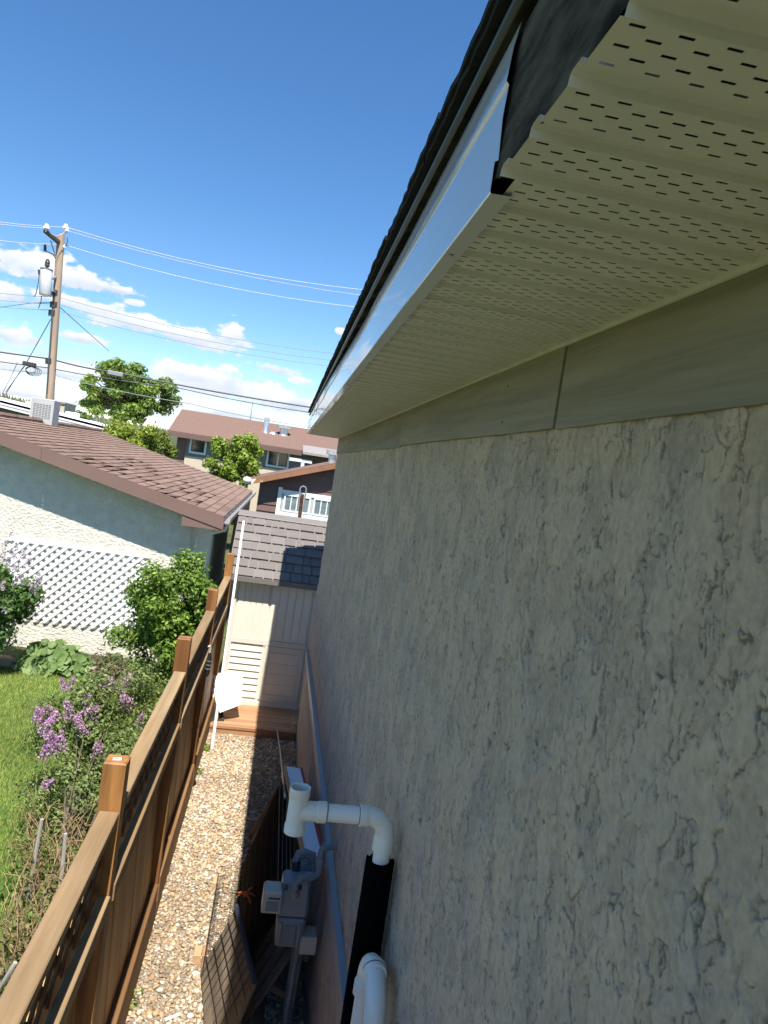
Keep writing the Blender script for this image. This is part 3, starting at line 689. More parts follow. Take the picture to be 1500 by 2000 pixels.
def open_socket(z0, z1, up):
    s = 1 if up else -1
    mb = MB(); zz = [z0, z0 + s * .004, z1, z1, z1 - s * .045, z1 - s * .05]
    mb.tube([(TX, PY, q) for q in (z0, z0 + s * .004, z1)], [.0335, SR, SR], 28, caps=False)
    # inner bore
    mb.tube([(TX, PY, z1), (TX, PY, z1 + s * .0001), (TX, PY, z1 - s * .04), (TX, PY, z1 - s * .0402), (TX, PY, z1 - s * .09)][1:], [SR - .0045, SR - .005, .026, .026], 28, caps=False)
    V = []; Fc = []
    for k in range(28):
        a = 2 * math.pi * k / 28
        V += [(TX + SR * math.cos(a), PY + SR * math.sin(a), z1), (TX + (SR - .0045) * math.cos(a), PY + (SR - .0045) * math.sin(a), z1)]
    for k in range(28):
        j = (k + 1) % 28; Fc.append((2 * k, 2 * j, 2 * j + 1, 2 * k + 1))
    mb.add(V, Fc)
    mb.build('socket', M['pvc_fit'], tee, smooth=True)
open_socket(zc + .046, zc + .082, True); open_socket(zc - .046, zc - .078, False)
random.seed(4)
MB().tube([(PX - .004, PY, .0), (PX - .002, PY, .9), (PX - .003, PY, 1.5), (PX - .002, PY, 1.955)], [.052, .051, .052, .051], 22, ragged=.007).build('foam_sleeve', M['foam'], t, smooth=True)

def cam_pt(u, v, depth): 
    p = ray(u, v) / F_PX * depth; p[2] += CAM_Z; return Vector(p)
SR = .0392
t = thing('drain_pipe', 'white plastic pipe ending in a hooked return bend, at the bottom edge', 'pipe', (.46, 2.2, 0))
A = cam_pt(712, 1935, 2.52); 
ax, ay, az_ = A.x, A.y, A.z
ztop = cam_pt(735, 1880, 2.45).z
B = cam_pt(739, 1940, 2.30)
dv = Vector((B.x - ax, B.y - ay, 0)); half = dv.length / 2; dv.normalize()
MB().tube([(ax, ay, 0), (ax, ay, ztop - half)], PR, 20).build('riser', M['pvc'], t, smooth=True)
cen = Vector((ax, ay, ztop - half)) + dv * half
a1 = ring_arc(cen, half, math.pi, math.pi / 2, dv, (0, 0, 1), 9); a2 = ring_arc(cen, half, math.pi / 2, 0, dv, (0, 0, 1), 9)
b1 = MB().tube([Vector((ax, ay, ztop - half - .01))] + a1, .0338, 20).build('elbow', M['pvc_fit'], t, smooth=True)
b2 = MB().tube(a2 + [Vector((B.x, B.y, ztop - half - .05))], .0338, 20).build('elbow', M['pvc_fit'], t, smooth=True)
MB().tube([(ax, ay, ztop - half - .05), (ax, ay, ztop - half - .048), (ax, ay, ztop - half - .005), (ax, ay, ztop - half)], [PR, SR, SR, .0338], 24).build('socket', M['pvc_fit'], b1, smooth=True)
tp = cen + Vector((0, 0, half))
MB().tube([tp - dv * .018, tp - dv * .016, tp - dv * .002, tp], [.0338, SR, SR, PR], 24).build('socket', M['pvc_fit'], b1, smooth=True)
MB().tube([tp + dv * .0002, tp + dv * .0038], SR - .0005, 24).build('glue_line', M['seam'], t)
MB().tube([tp + dv * .004, tp + dv * .005, tp + dv * .022, tp + dv * .024], [PR, SR, SR, .0338], 24).build('socket', M['pvc_fit'], b2, smooth=True)
MB().tube([(B.x, B.y, ztop - half - .045), (B.x, B.y, ztop - half - .049), (B.x, B.y, ztop - half - .085), (B.x, B.y, ztop - half - .086)], [.0338, SR, SR, .027], 24).build('socket', M['pvc_fit'], b2, smooth=True)

# ------------------------------------------------------------------ fence
PY_ = [-0.95, 1.05, 3.05, 5.05, 7.05, 9.1]
PTOP = [2.0, 2.0, 2.0, 2.02, 2.0, 2.08]
fence = thing('wood_fence', 'brown stained board fence with lattice top between lawn and gravel path', 'fence', (XF - .05, 4.0, 0))
random.seed(5)
for y, zt in zip(PY_, PTOP):
    p = MB().cbox(XF - .080, XF + .010, y - .045, y + .045, -.02, zt, .006).build('post', M['post'], fence)
    if y == 3.05:
        MB().slab([(XF - 0.050, y - .02, zt + .001), (XF - 0.018, y - .014, zt + .001), (XF - 0.021, y + .012, zt + .001), (XF - 0.053, y + .006, zt + .001)], (0, 0, .0006)).build('paper_tag', M['sticker'], p)
        MB().slab([(XF - 0.042, y - .011, zt + .002), (XF - 0.030, y - .009, zt + .002), (XF - 0.031, y + .004, zt + .002), (XF - 0.043, y + .002, zt + .002)], (0, 0, .0004)).build('tag_print', M['galv'], p)
LEAN = .06
for i in range(len(PY_) - 1):
    a, b = PY_[i] + .045, PY_[i + 1] - .045
    dz = random.uniform(-.008, .008)
    c = MB().cbox(XF - .070, XF + .008, a + .002, b - .002, 1.765 + dz, 1.803 + dz, .004).build('cap_rail', M['rail'], fence)
    MB().cbox(XF - .030, XF + .017, a + .001, b - .001, 1.375, 1.452 + dz, .003).build('middle_rail', M['rail'], fence)
    MB().cbox(XF - .03, XF + .020, a + .003, b - .003, .02, .335 + dz, .003).build('kick_board', M['kick'], fence)
    # boards, each a touch out of plane
    nb = 13; w = (b - a) / nb
    for k in range(nb):
        ya = a + k * w; off = random.uniform(-.003, .003)
        zt, zb = 1.43, .03
        xt, xb = XF - .080 + off, XF - .080 + LEAN + off
        V = [(xb - .016, ya + .002, zb), (xb, ya + .002, zb), (xb, ya + w - .002, zb), (xb - .016, ya + w - .002, zb),
             (xt - .016, ya + .002, zt), (xt, ya + .002, zt), (xt, ya + w - .002, zt), (xt - .016, ya + w - .002, zt)]
        MB().add(V, [(3, 2, 1, 0), (4, 5, 6, 7), (0, 1, 5, 4), (1, 2, 6, 5), (2, 3, 7, 6), (3, 0, 4, 7)]).build('board', M['fence'], fence)
    # lattice strips between the rails
    z0, z1 = 1.44, 1.77; hgt = z1 - z0; pit = .148
    for lay, (sgn, xo) in enumerate(((1, -.044), (-1, -.055))):
        s0 = a - hgt
        q = s0
        while q < b:
            ya, yb = (q, q + hgt) if sgn > 0 else (q + hgt, q)
            za, zb = z0, z1
            # clip to the bay
            def clip(y_, z_, y2, z2):
                lo, hi = a + .004, b - .004
                if y_ == y2: return None
                tt = []
                for (yy) in (y_, y2): pass
                d = (y2 - y_); t0, t1 = 0.0, 1.0
                ta, tb = sorted(((lo - y_) / d, (hi - y_) / d)); t0, t1 = max(t0, ta), min(t1, tb)
                if t1 - t0 < .12: return None
                return (y_ + d * t0, z_ + (z2 - z_) * t0, y_ + d * t1, z_ + (z2 - z_) * t1)
            cl = clip(ya, za, yb, zb)
            if cl:
                MB().bar((XF + xo, cl[0], cl[1]), (XF + xo, cl[2], cl[3]), .038, .009, up=(1, 0, 0)).build('lattice_strip', M['lattice_w'], fence)
            q += pit
t = thing('spray_nozzle', 'small black garden sprayer handle with pale hook hanging on the fence', 'nozzle', (XF + .02, 6.55, 1.3))
nx, ny_ = XF + .044, 6.55
MB().tube([(nx, ny_, 1.32), (nx + .004, ny_, 1.36), (nx + .004, ny_, 1.48), (nx, ny_, 1.53)], [.016, .02, .022, .012], 10).build('handle', M['blackplastic'], t, smooth=True)
MB().tube([(nx, ny_, 1.53), (nx + .004, ny_ - .005, 1.57), (nx - .006, ny_ - .02, 1.60), (nx - .018, ny_ - .02, 1.585)], .006, 8).build('hook', M['whiteplastic'], t, smooth=True)
for q in range(3):
    MB().tube([(nx + .004, ny_, 1.385 + q * .035), (nx + .004, ny_, 1.391 + q * .035)], .0235, 10).build('band', M['galv'], t, smooth=True)

# ------------------------------------------------------------------ foliage builders
def leafset(P, N, size, c, wid=.5, fold=0.0):
    """diamond leaves at P facing N"""
    n = len(P)
    N = N / (np.linalg.norm(N, axis=1, keepdims=True) + 1e-9)
    T = np.cross(N, rng.normal(0, 1, (n, 3))); T /= (np.linalg.norm(T, axis=1, keepdims=True) + 1e-9)
    B = np.cross(N, T); s = size[:, None]
    V = np.empty((n, 4, 3))
    V[:, 0] = P - T * s * .5; V[:, 1] = P + B * s * wid * .5 + T * s * .05; V[:, 2] = P + T * s * .55; V[:, 3] = P - B * s * wid * .5 + T * s * .05
    V[:, (1, 3)] += (N * s * .12)[:, None, :]
    return V.reshape(-1, 3), np.arange(4 * n).reshape(-1, 4), np.repeat(c, 4, 0)
def leaf_cols(n, ca, cb, jit=.25):
    t = rng.random((n, 1)) ** 1.2; c = np.array(ca) * (1 - t) + np.array(cb) * t
    return c * rng.uniform(1 - jit, 1 + jit, (n, 1))
def clump_points(clumps, n, shell=.45):
    """clumps: (c, r3) ; points biased to the outside of each clump, with outward normals"""
    C = np.array([c for c, r in clumps]); R = np.array([r for c, r in clumps], float)
    w = (R.prod(1)) ** .67; k = rng.choice(len(C), n, p=w / w.sum())
    d = rng.normal(0, 1, (n, 3)); d /= np.linalg.norm(d, axis=1, keepdims=True)
    rr = rng.random((n, 1)) ** shell * (1 + .12 * rng.normal(0, 1, (n, 1)))
    return C[k] + d * R[k] * rr, d
def crown(name, clumps, n, size, ca, cb, parent, wid=.55, upb=.5, m='leaf'):
    P, d = clump_points(clumps, n)
    N = d + rng.normal(0, .55, (n, 3)) + np.array([0, 0, upb])
    V, Fq, C = leafset(P, N, rng.uniform(.5, 1.45, n) * size, leaf_cols(n, ca, cb), wid)
    return np_mesh(name, V, Fq, M[m], parent, C)
def tree(name, label, base, top_z, crown_c, crown_r, nclump, nleaf, size, ca, cb, tr=.12, cl_r=.38, seed=1, group=None, cat='tree'):
    global rng
    keep = rng; rng = np.random.default_rng(seed); random.seed(seed)
    base = Vector(base); t = thing(name, label, cat, base, group)
    cc = np.array(crown_c); cr = np.array(crown_r); cl = []
    for i in range(nclump):
        while True:
            d = rng.normal(0, 1, 3); d /= np.linalg.norm(d); rr = rng.random() ** .45
            break
        p = cc + d * cr * rr * .85
        s = cl_r * rng.uniform(.6, 1.25)
        cl.append((p, cr * s * np.array([1, 1, .8])))
    mb = MB(); f = Vector(cc) - Vector((0, 0, cr[2] * .55))
    mb.tube([base, base.lerp(f, .5) + Vector((random.uniform(-.04, .04) * 2, 0, 0)), f, Vector(cc) + Vector((0, 0, cr[2] * .4))], [tr * 1.25, tr, tr * .8, tr * .25], 9)
    mb.build('trunk', M['bark'], t, smooth=True)
    lm = MB()
    for (p, r) in cl:
        s0 = f.lerp(Vector(cc), random.uniform(0, .8)); e = Vector(p)
        mid = s0.lerp(e, .5) + Vector((0, 0, -.05 * cr[2]))
        lm.tube([s0, mid, e], [tr * .38, tr * .24, tr * .07], 5, caps=False)
    lm.build('limbs', M['bark'], t, smooth=True)
    crown('crown', cl, nleaf, size, ca, cb, t)
    rng = keep
    return t

# ------------------------------------------------------------------ plants on the neighbour's side
def bush(name, label, base, clumps, nleaf, size, ca, cb, cat='bush', stems=9, wid=.55, upb=.5):
    t = thing(name, label, cat, base); b = Vector(base); mb = MB()
    for i in range(stems):
        c, r = clumps[i % len(clumps)]
        e = Vector(c) + Vector((random.uniform(-.6, .6) * r[0], random.uniform(-.6, .6) * r[1], random.uniform(0, .5) * r[2]))
        s = b + Vector((random.uniform(-.12, .12), random.uniform(-.12, .12), 0))
        mb.tube([s, s.lerp(e, .5) + Vector((0, 0, .08)), e], [.008, .006, .003], 5, caps=False)
    mb.build('stems', M['bark'], t)
    crown('foliage', clumps, nleaf, size, ca, cb, t, wid, upb)
    return t
random.seed(21)
# rounded green shrub by the garage corner
bc = Vector((-1.22, 9.6, 0))
cl = []
for i in range(60):
    d = rng.normal(0, 1, 3); d /= np.linalg.norm(d); rr = rng.random() ** .4
    cl.append((np.array([-1.22, 9.6, 1.16]) + d * rr * np.array([.62, .5, .80]), np.array([.20, .2, .17]) * rng.uniform(.7, 1.25)))
bush('green_shrub', 'large rounded bright green shrub in front of the white garage wall', bc, cl, 26000, .048, (0.07, 0.155, 0.02), (0.30, 0.42, 0.07), stems=20)
# lilac against the fence
t_l = Vector((-1.15, 5.6, 0)); cl = []
spots = [tuple(atz(u, v, z)) for (u, v, z) in ((200, 1400, .8), (250, 1450, .7), (150, 1450, .58), (285, 1380, .85), (235, 1520, .45), (185, 1530, .4), (300, 1345, .9), (120, 1410, .68),
         (255, 1560, .35), (150, 1545, .32), (225, 1365, .9), (175, 1380, .85), (270, 1490, .55))]
for s in spots:
    for q in range(4):
        cl.append((np.array(s) + rng.normal(0, .11, 3), np.array([.20, .22, .19]) * rng.uniform(.7, 1.2)))
lil = bush('lilac_bush', 'loose lilac bush with purple flower heads leaning on the brown fence', t_l, cl, 27000, .032, (0.11, 0.16, 0.04), (0.27, 0.33, 0.11), stems=12)
def panicle(parent, c, axis, L, n, ca, cb, s=.012):
    k = rng.random(n); ax = np.array(axis) / np.linalg.norm(axis)
    rr = (.40 * L) * (1 - k * .75) * rng.random(n) ** .5
    d = rng.normal(0, 1, (n, 3)); d -= (d @ ax)[:, None] * ax; d /= np.linalg.norm(d, axis=1, keepdims=True)
    P = np.array(c) + ax * (k[:, None] - .4) * L + d * rr[:, None]
    V, Fq, C = leafset(P, d + rng.normal(0, .6, (n, 3)) + [0, -.3, .4], np.full(n, s) * rng.uniform(.7, 1.4, n), leaf_cols(n, ca, cb, .25), .9)
    np_mesh('blossom', V, Fq, M['flower'], parent, C)
fl = [(75, 1400, .82, -1.62), (105, 1395, .80, 0), (98, 1440, .72, 0), (120, 1450, .70, 0), (135, 1390, .9, 0), (170, 1365, .95, 0), (185, 1355, 1.0, 0), (205, 1345, 1.0, 0),
      (165, 1395, .88, 0), (185, 1400, .85, 0), (175, 1380, .9, 0), (140, 1340, .95, 0), (125, 1338, .9, 0), (245, 1370, .95, 0), (270, 1335, 1.0, 0), (240, 1365, .9, 0),
      (112, 1445, .68, 0), (100, 1462, .62, 0), (88, 1470, .58, 0), (192, 1465, .72, 0), (80, 1395, .8, 0), (92, 1420, .76, 0), (215, 1345, 1.0, 0), (245, 1335, 1.0, 0), (95, 1530, .5, 0), (160, 1420, .8, 0), (275, 1410, .8, 0)]
for (u, v, z, _) in fl:
    p = atz(u, v, z)
    panicle(lil, np.array(p), rng.normal(0, .35, 3) + [0, -.2, 1], rng.uniform(.13, .2), int(rng.integers(130, 230)), (0.38, 0.16, 0.34), (0.68, 0.43, 0.63), .014)
# tall pale lilac at the left edge
cl = []
for i in range(34):
    d = rng.normal(0, 1, 3); d /= np.linalg.norm(d); rr = rng.random() ** .5
    cl.append((np.array([-3.52, 10.1, 1.05]) + d * rr * np.array([.62, .45, .95]), np.array([.20, .2, .19]) * rng.uniform(.7, 1.3)))
pl = bush('pale_lilac', 'tall dark green lilac with pale pink blossom against the white lattice', (-3.5, 10.1, 0), cl, 11000, .062, (0.045, 0.10, 0.022), (0.15, 0.25, 0.06), stems=16)
for (u, v) in [(20, 1050), (28, 1075), (8, 1065), (15, 1100), (40, 1130), (72, 1140), (62, 1150), (5, 1145), (30, 1110), (10, 1190), (55, 1100), (25, 1085), (3, 1090), (78, 1128), (45, 1085)]:
    p = aty(u, v, 9.62)
    panicle(pl, np.array(p), rng.normal(0, .3, 3) + [0, -.2, 1], rng.uniform(.11, .17), int(rng.integers(50, 90)), (0.42, 0.32, 0.40), (0.66, 0.56, 0.63), .020)
# broad-leaved ground plant under the lattice
def broad(name, label, c, R, n, size, ca, cb):
    t = thing(name, label, 'plant', c)
    a = rng.uniform(0, 2 * np.pi, n); rr = rng.random(n) ** .55
    P = np.stack([c[0] + np.cos(a) * rr * R[0], c[1] + np.sin(a) * rr * R[1], c[2] + R[2] * (1 - rr ** 2) * rng.uniform(.5, 1.1, n) + .04], -1)
    N = np.stack([np.cos(a) * rr * .8, np.sin(a) * rr * .8 - .45, np.full(n, .8)], -1) + rng.normal(0, .3, (n, 3))
    N /= np.linalg.norm(N, axis=1, keepdims=True); T = np.cross(N, [0.3, 1, 0]); T /= np.linalg.norm(T, axis=1, keepdims=True); B = np.cross(N, T)
    s = size * rng.uniform(.6, 1.25, n); K = 8; V = np.empty((n, K + 1, 3)); V[:, 0] = P - N * (s * .16)[:, None]
    for k in range(K):
        q = 2 * math.pi * k / K
        V[:, k + 1] = P + (T * math.cos(q) + B * math.sin(q)) * (s * (.5 + .06 * math.cos(3 * q)))[:, None] + N * (s * .05 * math.cos(2 * q))[:, None]
    Fq = np.concatenate([np.stack([np.arange(n) * (K + 1), np.arange(n) * (K + 1) + 1 + k, np.arange(n) * (K + 1) + 1 + (k + 1) % K], -1) for k in range(K)])
    np_mesh('leaves', V.reshape(-1, 3), Fq, M['leaf'], t, np.repeat(leaf_cols(n, ca, cb, .15), K + 1, 0), smooth=True)
    mb = MB()
    for i in range(0, n, 4): mb.tube([(c[0] + random.uniform(-.1, .1), c[1] + random.uniform(-.1, .1), 0), tuple(P[i])], .005, 4, caps=False)
    mb.build('stalks', M['leafstalk'] if 'leafstalk' in M else M['cane'], t)
broad('broadleaf_plant', 'low clump of round cupped pale green leaves below the lattice', (-2.72, 10.45, 0), (.62, .34, .34), 260, .125, (0.12, 0.20, 0.05), (0.27, 0.38, 0.14))
broad('broadleaf_plant', 'small leafy plant between the edging stones and the green shrub', (-1.98, 10.55, 0), (.2, .2, .22), 50, .11, (0.09, 0.17, 0.05), (0.2, 0.3, 0.1))
for j, (cx, cy, n_, ca, cb, lab) in enumerate([(-1.05, 8.4, 3200, (0.20, 0.25, 0.03), (0.36, 0.38, 0.06), 'yellow green feathery bush at the foot of the green shrub'),
                                      (-1.62, 9.0, 2000, (0.10, 0.08, 0.05), (0.19, 0.17, 0.07), 'low reddish brown plant in front of the green shrub')]):
    cl = [(np.array([cx, cy, .3]) + rng.normal(0, .13, 3), np.array([.2, .22, .2])) for q in range(9)]
    bush('small_bush', lab, (cx, cy, 0), cl, n_, .045, ca, cb, stems=8)
# soil bed
MB().box(-4.6, -.62, 10.55, 11.2, -.05, .05).build('garden_bed', M['soil'], origin=(-2.6, 10.9, 0)); tag(bpy.data.objects['garden_bed'], kind='structure')
# edging stones
ed = thing('stone_edging', 'row of tan edging stones between lawn and plants', 'edging', (-2.6, 10.35, 0))
xx = -4.4
random.seed(8)
while xx < -1.5:
    w = random.uniform(.3, .5); yy = 10.32 + random.uniform(-.03, .03); hh = random.uniform(.10, .15)
    MB().cbox(xx, xx + w - .015, yy, yy + .16, -.03, hh, .015).build('stone', M['edging'], ed)
    xx += w
# dry canes and stakes near the fence
t = thing('dry_rose_bush', 'tangle of dry tan canes growing beside the fence lattice', 'bush', (-1.15, 5.0, 0))
random.seed(33)
mb = MB()
for i in range(210):
    v_ = random.uniform(1600, 1960); s = atz(random.uniform(max(0, 60 - (v_ - 1600) * .25), 215 - (v_ - 1600) * .42), v_, .0); L = random.uniform(.25, .75); a = random.uniform(0, 6.28)
    k = random.uniform(.15, .6); pts = [s]
    for q in range(1, 6):
        f = q / 5
        pts.append(s + Vector((math.cos(a) * k * f * L + random.uniform(-.02, .02), math.sin(a) * k * f * L + random.uniform(-.02, .02), L * (f - .45 * f * f * k * 2))))
    mb.tube(pts, [.0045, .004, .0035, .003, .0022, .0015], 4, caps=False)
mb.build('canes', M['cane'], t)
def cane_spot(zl, zh):
    v_ = random.uniform(1590, 1980); p_ = atz(random.uniform(max(0, 60 - (v_ - 1600) * .25), 200 - (v_ - 1600) * .42), v_, .0); p_.z = random.uniform(zl, zh); return np.array(p_)
cl = [(cane_spot(.08, .4), np.array([.14, .16, .12])) for q in range(22)]
crown('leaves', cl, 1500, .032, (0.10, 0.13, 0.03), (0.30, 0.22, 0.10), t)
cl = [(cane_spot(.02, .12), np.array([.13, .16, .07])) for q in range(26)]
crown('low_leaves', cl, 2600, .04, (0.08, 0.15, 0.025), (0.2, 0.3, 0.06), t)
for i, (u, v, z1, lean, lab) in enumerate([(82, 1600, .62, .03, 'weathered grey stake with pale cut top among the dry canes'), (128, 1628, .55, -.02, 'shorter grey stake just beside the fence among the dry canes'), (30, 1880, .3, .12, 'broken grey stick lying slanted at the lawn edge')]):
    p = atz(u, v, z1)
    MB().tube([(p.x - lean, p.y + lean, 0), (p.x - lean * .4, p.y, z1 * .6), (p.x, p.y, z1)], [.016, .015, .013], 7).build('garden_stake', M['stake'], smooth=True)
    o = [q for q in bpy.data.objects if q.name.startswith('garden_stake')][-1]
    tag(o, lab, 'stake')
# weeds by the fence foot
for i, (u, v, lab) in enumerate([(400, 1468, 'small bright green weed near the foot of the white pole'), (378, 1512, 'small green weed in the gravel against the fence'), (250, 1955, 'tiny green weed sprouting in the gravel, nearest the bottom edge')]):
    p = atz(u, v, .0)
    t = thing('weed', lab, 'weed', (p.x, p.y, 0))
    cl = [(np.array([p.x + random.uniform(-.04, .04), p.y + random.uniform(-.06, .06), .035]), np.array([.05, .05, .035])) for q in range(4)]
    crown('leaves', cl, 120 if i < 2 else 40, .035, (0.16, 0.26, 0.04), (0.32, 0.42, 0.08), t)
# pale boulders along the fence foot
sp = [(385, 1490, .05), (368, 1540, .055), (392, 1520, .035), (360, 1562, .04), (350, 1600, .03), (395, 1555, .03), (385, 1900, .035), (400, 1935, .03), (392, 1965, .028), (372, 1980, .03)]
for i, (u, v, s) in enumerate(sp):
    p = atz(u, v, .02)
    o = stones('white_rock', np.array([[p.x, p.y, s * .3]]), np.array([s]), np.array([(0.66, 0.63, 0.56)]) * random.uniform(.8, 1.1), M['gravel'])
    tag(o, ['pale rock between the two weeds at the fence foot', 'largest pale rock below the second weed by the fence', 'small pale rock just beside the second weed', 'pale rock touching the largest one by the fence', 'nearest small pale rock in the row along the fence',
            'lone small pale rock in mid path near the fence rocks', 'pale rock under the wood block by the plywood', 'pale rock beside the plywood edge, second from the wood block', 'pale rock beside the plywood edge, third from the wood block', 'pale rock nearest the bottom edge beside the plywood'][i], 'rock', 'pale rocks on the gravel')

# ------------------------------------------------------------------ neighbour's garage
GY, GW = 10.90, 11.24
EX, RX = -0.80, -4.80
def gz_(x): return 3.3 - .925 + (EX - x) * .24 if x > RX else 3.3 - .925 + (EX - RX) * .24 - (RX - x) * .24
garage = thing('neighbour_garage', 'white stucco garage with low brown shingle roof behind the lattice', 'garage', (-4.8, 15.5, 0))
WXR = -1.23; YB = 20.0
# front wall with real relief
nx_, nz_ = 420, 220
X, Zf = np.meshgrid(np.linspace(-8.4, WXR, nx_), np.linspace(0, 1, nz_))
TZ = np.array([gz_(x) - .1 for x in X[0]]); Z = Zf * TZ[None, :]
R_ = fbm(X / .06, Z / .022, 4, 81); Yv = GW - .005 * sstep(-.1, .25, R_) - .004 * fbm(X / .03, Z / .014, 2, 85)
V = np.stack([X, Yv, Z], -1).reshape(-1, 3); idx = np.arange(nx_ * nz_).reshape(nz_, nx_)
np_mesh('front_wall', V, np.stack([idx[:-1, :-1], idx[:-1, 1:], idx[1:, 1:], idx[1:, :-1]], -1).reshape(-1, 4), M['garagestucco'], garage, smooth=True)
MB().slab([(WXR, GW, 0), (WXR, YB - .4, 0), (WXR, YB - .4, gz_(WXR) - .09), (WXR, GW, gz_(WXR) - .09)], (-.05, 0, 0)).build('side_wall', M['garagestucco'], garage)
MB().slab([(EX, GY, gz_(EX) - .05), (RX, GY, gz_(RX) - .05), (RX, YB, gz_(RX) - .05), (EX, YB, gz_(EX) - .05)], (0, 0, .02)).build('roof_deck', M['barge'], garage)
MB().slab([(RX, GY, gz_(RX) - .05), (-8.8, GY, gz_(-8.8) - .05), (-8.8, YB, gz_(-8.8) - .05), (RX, YB, gz_(RX) - .05)], (0, 0, .045)).build('far_roof_slope', M['shingle'], garage)
xs_ = [EX + .02, -3.55]
for (xa, xb) in ((EX + .03, -3.35), (-3.353, RX)):
    MB().slab([(xa, GY - .012, gz_(xa) - .20), (xb, GY - .012, gz_(xb) - .20), (xb, GY - .012, gz_(xb) - .015), (xa, GY - .012, gz_(xa) - .015)], (0, -.03, 0)).build('barge_board', M['barge'], garage)
MB().slab([(-4.81, GY - .012, gz_(-4.81) - .20), (-8.8, GY - .012, gz_(-8.8) - .2), (-8.8, GY - .012, gz_(-8.8) - .015), (-4.81, GY - .012, gz_(-4.81) - .015)], (0, -.03, 0)).build('barge_board', M['barge'], garage)
MB().box(-1.35, EX + .04, GY - .03, GY + .25, gz_(EX) - .225, gz_(EX) - .06).build('eave_return', M['barge'], garage)
MB().slab([(EX + .0, GY, gz_(EX) - .06), (WXR, GY, gz_(EX) - .055), (WXR, YB, gz_(EX) - .055), (EX, YB, gz_(EX) - .06)], (0, 0, -.012)).build('eave_soffit', M['barge'], garage)
# shingles in courses
slope = math.atan(.24); expo = .145; tabw = .305
random.seed(3)
tabs = []
ncourse = int((RX - EX) / -expo / math.cos(slope) * math.cos(slope)) + 1
for r_ in range(int(4.0 / (expo * math.cos(slope))) + 1):
    x1 = EX + .03 - r_ * expo * math.cos(slope)
    if x1 < RX + .05: break
    y = GY - .035 - (r_ % 2) * .15
    while y < YB:
        ya, yb = max(y, GY - .035) + .002, min(y + tabw, YB) - .002
        if yb - ya > .04: tabs.append((x1, ya, yb))
        y += tabw
def tab_geo(x1, ya, yb, lift, curl):
    x0 = max(x1 - expo * 1.15, RX)
    za, zb = gz_(x1) - .012 + lift, gz_(x0) - .018
    c = curl
    top = [(x1, ya, za + .006 + c), (x1, yb, za + .006), (x0, yb, zb), (x0, ya, zb)]
    return top
order = sorted(range(len(tabs)), key=lambda i: -(1.0 / (tabs[i][1] ** 2)) * (1.5 if tabs[i][0] > -3.6 else 1))
big = set(order[:300]); rest = MB()
for i, (x1, ya, yb) in enumerate(tabs):
    worn = (-3.0 < x1 < -1.1 and ya < 15) and perlin(np.array([x1 * 1.3]), np.array([ya * .7]), 5)[0] > -.1 and random.random() < .5
    q = tab_geo(x1, ya, yb, random.uniform(0, .003), random.uniform(.008, .024) if worn else random.uniform(0, .002))
    if i in big: MB().slab(q, (0, 0, -.008)).build('shingle', M['shingle'], garage)
    else: rest.slab(q, (0, 0, -.008))
o = rest.build('upper_shingles', M['shingle'], garage); o['kind'] = 'stuff'
MB().tube([(RX, GY - .03, gz_(RX) + .005), (RX, YB, gz_(RX) + .005)], .05, 6).build('ridge_cap', M['shingle'], garage)
# gutter (open trough) and downspout
gv = []; gf = []; gp = [(EX + .02, -.02), (EX + .025, -.10), (EX + .06, -.125), (EX + .115, -.12), (EX + .135, -.03), (EX + .125, -.03), (EX + .107, -.108), (EX + .062, -.113), (EX + .036, -.093)]
for y in (GY - .02, YB):
    gv += [(p[0], y, gz_(EX) + p[1]) for p in gp]
m_ = len(gp); gf = [(k, (k + 1), m_ + k + 1, m_ + k) for k in range(m_ - 1)] + [tuple(range(m_))]
gut = MB().add(gv, gf).build('gutter', M['gutter'], garage)
for q in range(14):
    yy = GY + .3 + q * .65
    MB().box(EX + .025, EX + .13, yy, yy + .02, gz_(EX) - .035, gz_(EX) - .030).build('gutter_strap', M['silver'], gut)
MB().tube([(EX + .08, GY + .15, gz_(EX) - .12), (EX + .05, GY + .15, gz_(EX) - .22), (WXR + .06, GY + .45, gz_(EX) - .42), (WXR + .06, GY + .45, .05)], .035, 8).build('downspout', M['whitepaint'], garage)
# louvred box on the ridge
bp_ = atx(86, 822, RX); by = bp_.y; bz = gz_(RX)
vb = MB().cbox(RX - .22, RX + .21, by - .2, by + .2, bz - .08, bz + .44, .01).build('vent_box', M['louver'], garage)
for q in range(9):
    for c_ in range(6):
        MB().box(RX - .165 + c_ * .056, RX - .165 + c_ * .056 + .044, by - .204, by - .2005, bz + .06 + q * .032, bz + .06 + q * .032 + .012).build('louvre_slot', M['louverdark'], vb)

# white lattice on the garage wall
lt = thing('garden_lattice', 'white diagonal garden lattice fixed to the garage wall', 'lattice', (-2.6, GW - .06, .42))
LX0, LX1, LZ0, LZ1 = -3.75, -1.80, .44, 1.57
pit = .134
for lay, (sg, yo) in enumerate(((1, -.030), (-1, -.020))):
    H = LZ1 - LZ0; q = LX0 - H
    while q < LX1:
        xa, xb = (q, q + H) if sg > 0 else (q + H, q)
        d = xb - xa; t0, t1 = 0.0, 1.0
        ta, tb = sorted(((LX0 - xa) / d, (LX1 - xa) / d)); t0, t1 = max(t0, ta), min(t1, tb)
        if t1 - t0 > .04:
            MB().bar((xa + d * t0, GW + yo, LZ0 + H * t0), (xa + d * t1, GW + yo, LZ0 + H * t1), .046, .008, up=(0, 1, 0)).build('slat', M['whiteplastic'], lt)
        q += pit
for (xa, xb, za, zb) in ((LX0 - .02, LX1 + .02, LZ1 - .005, LZ1 + .03),):
    MB().box(xa, xb, GW - .036, GW - .014, za, zb).build('frame', M['whiteplastic'], lt)
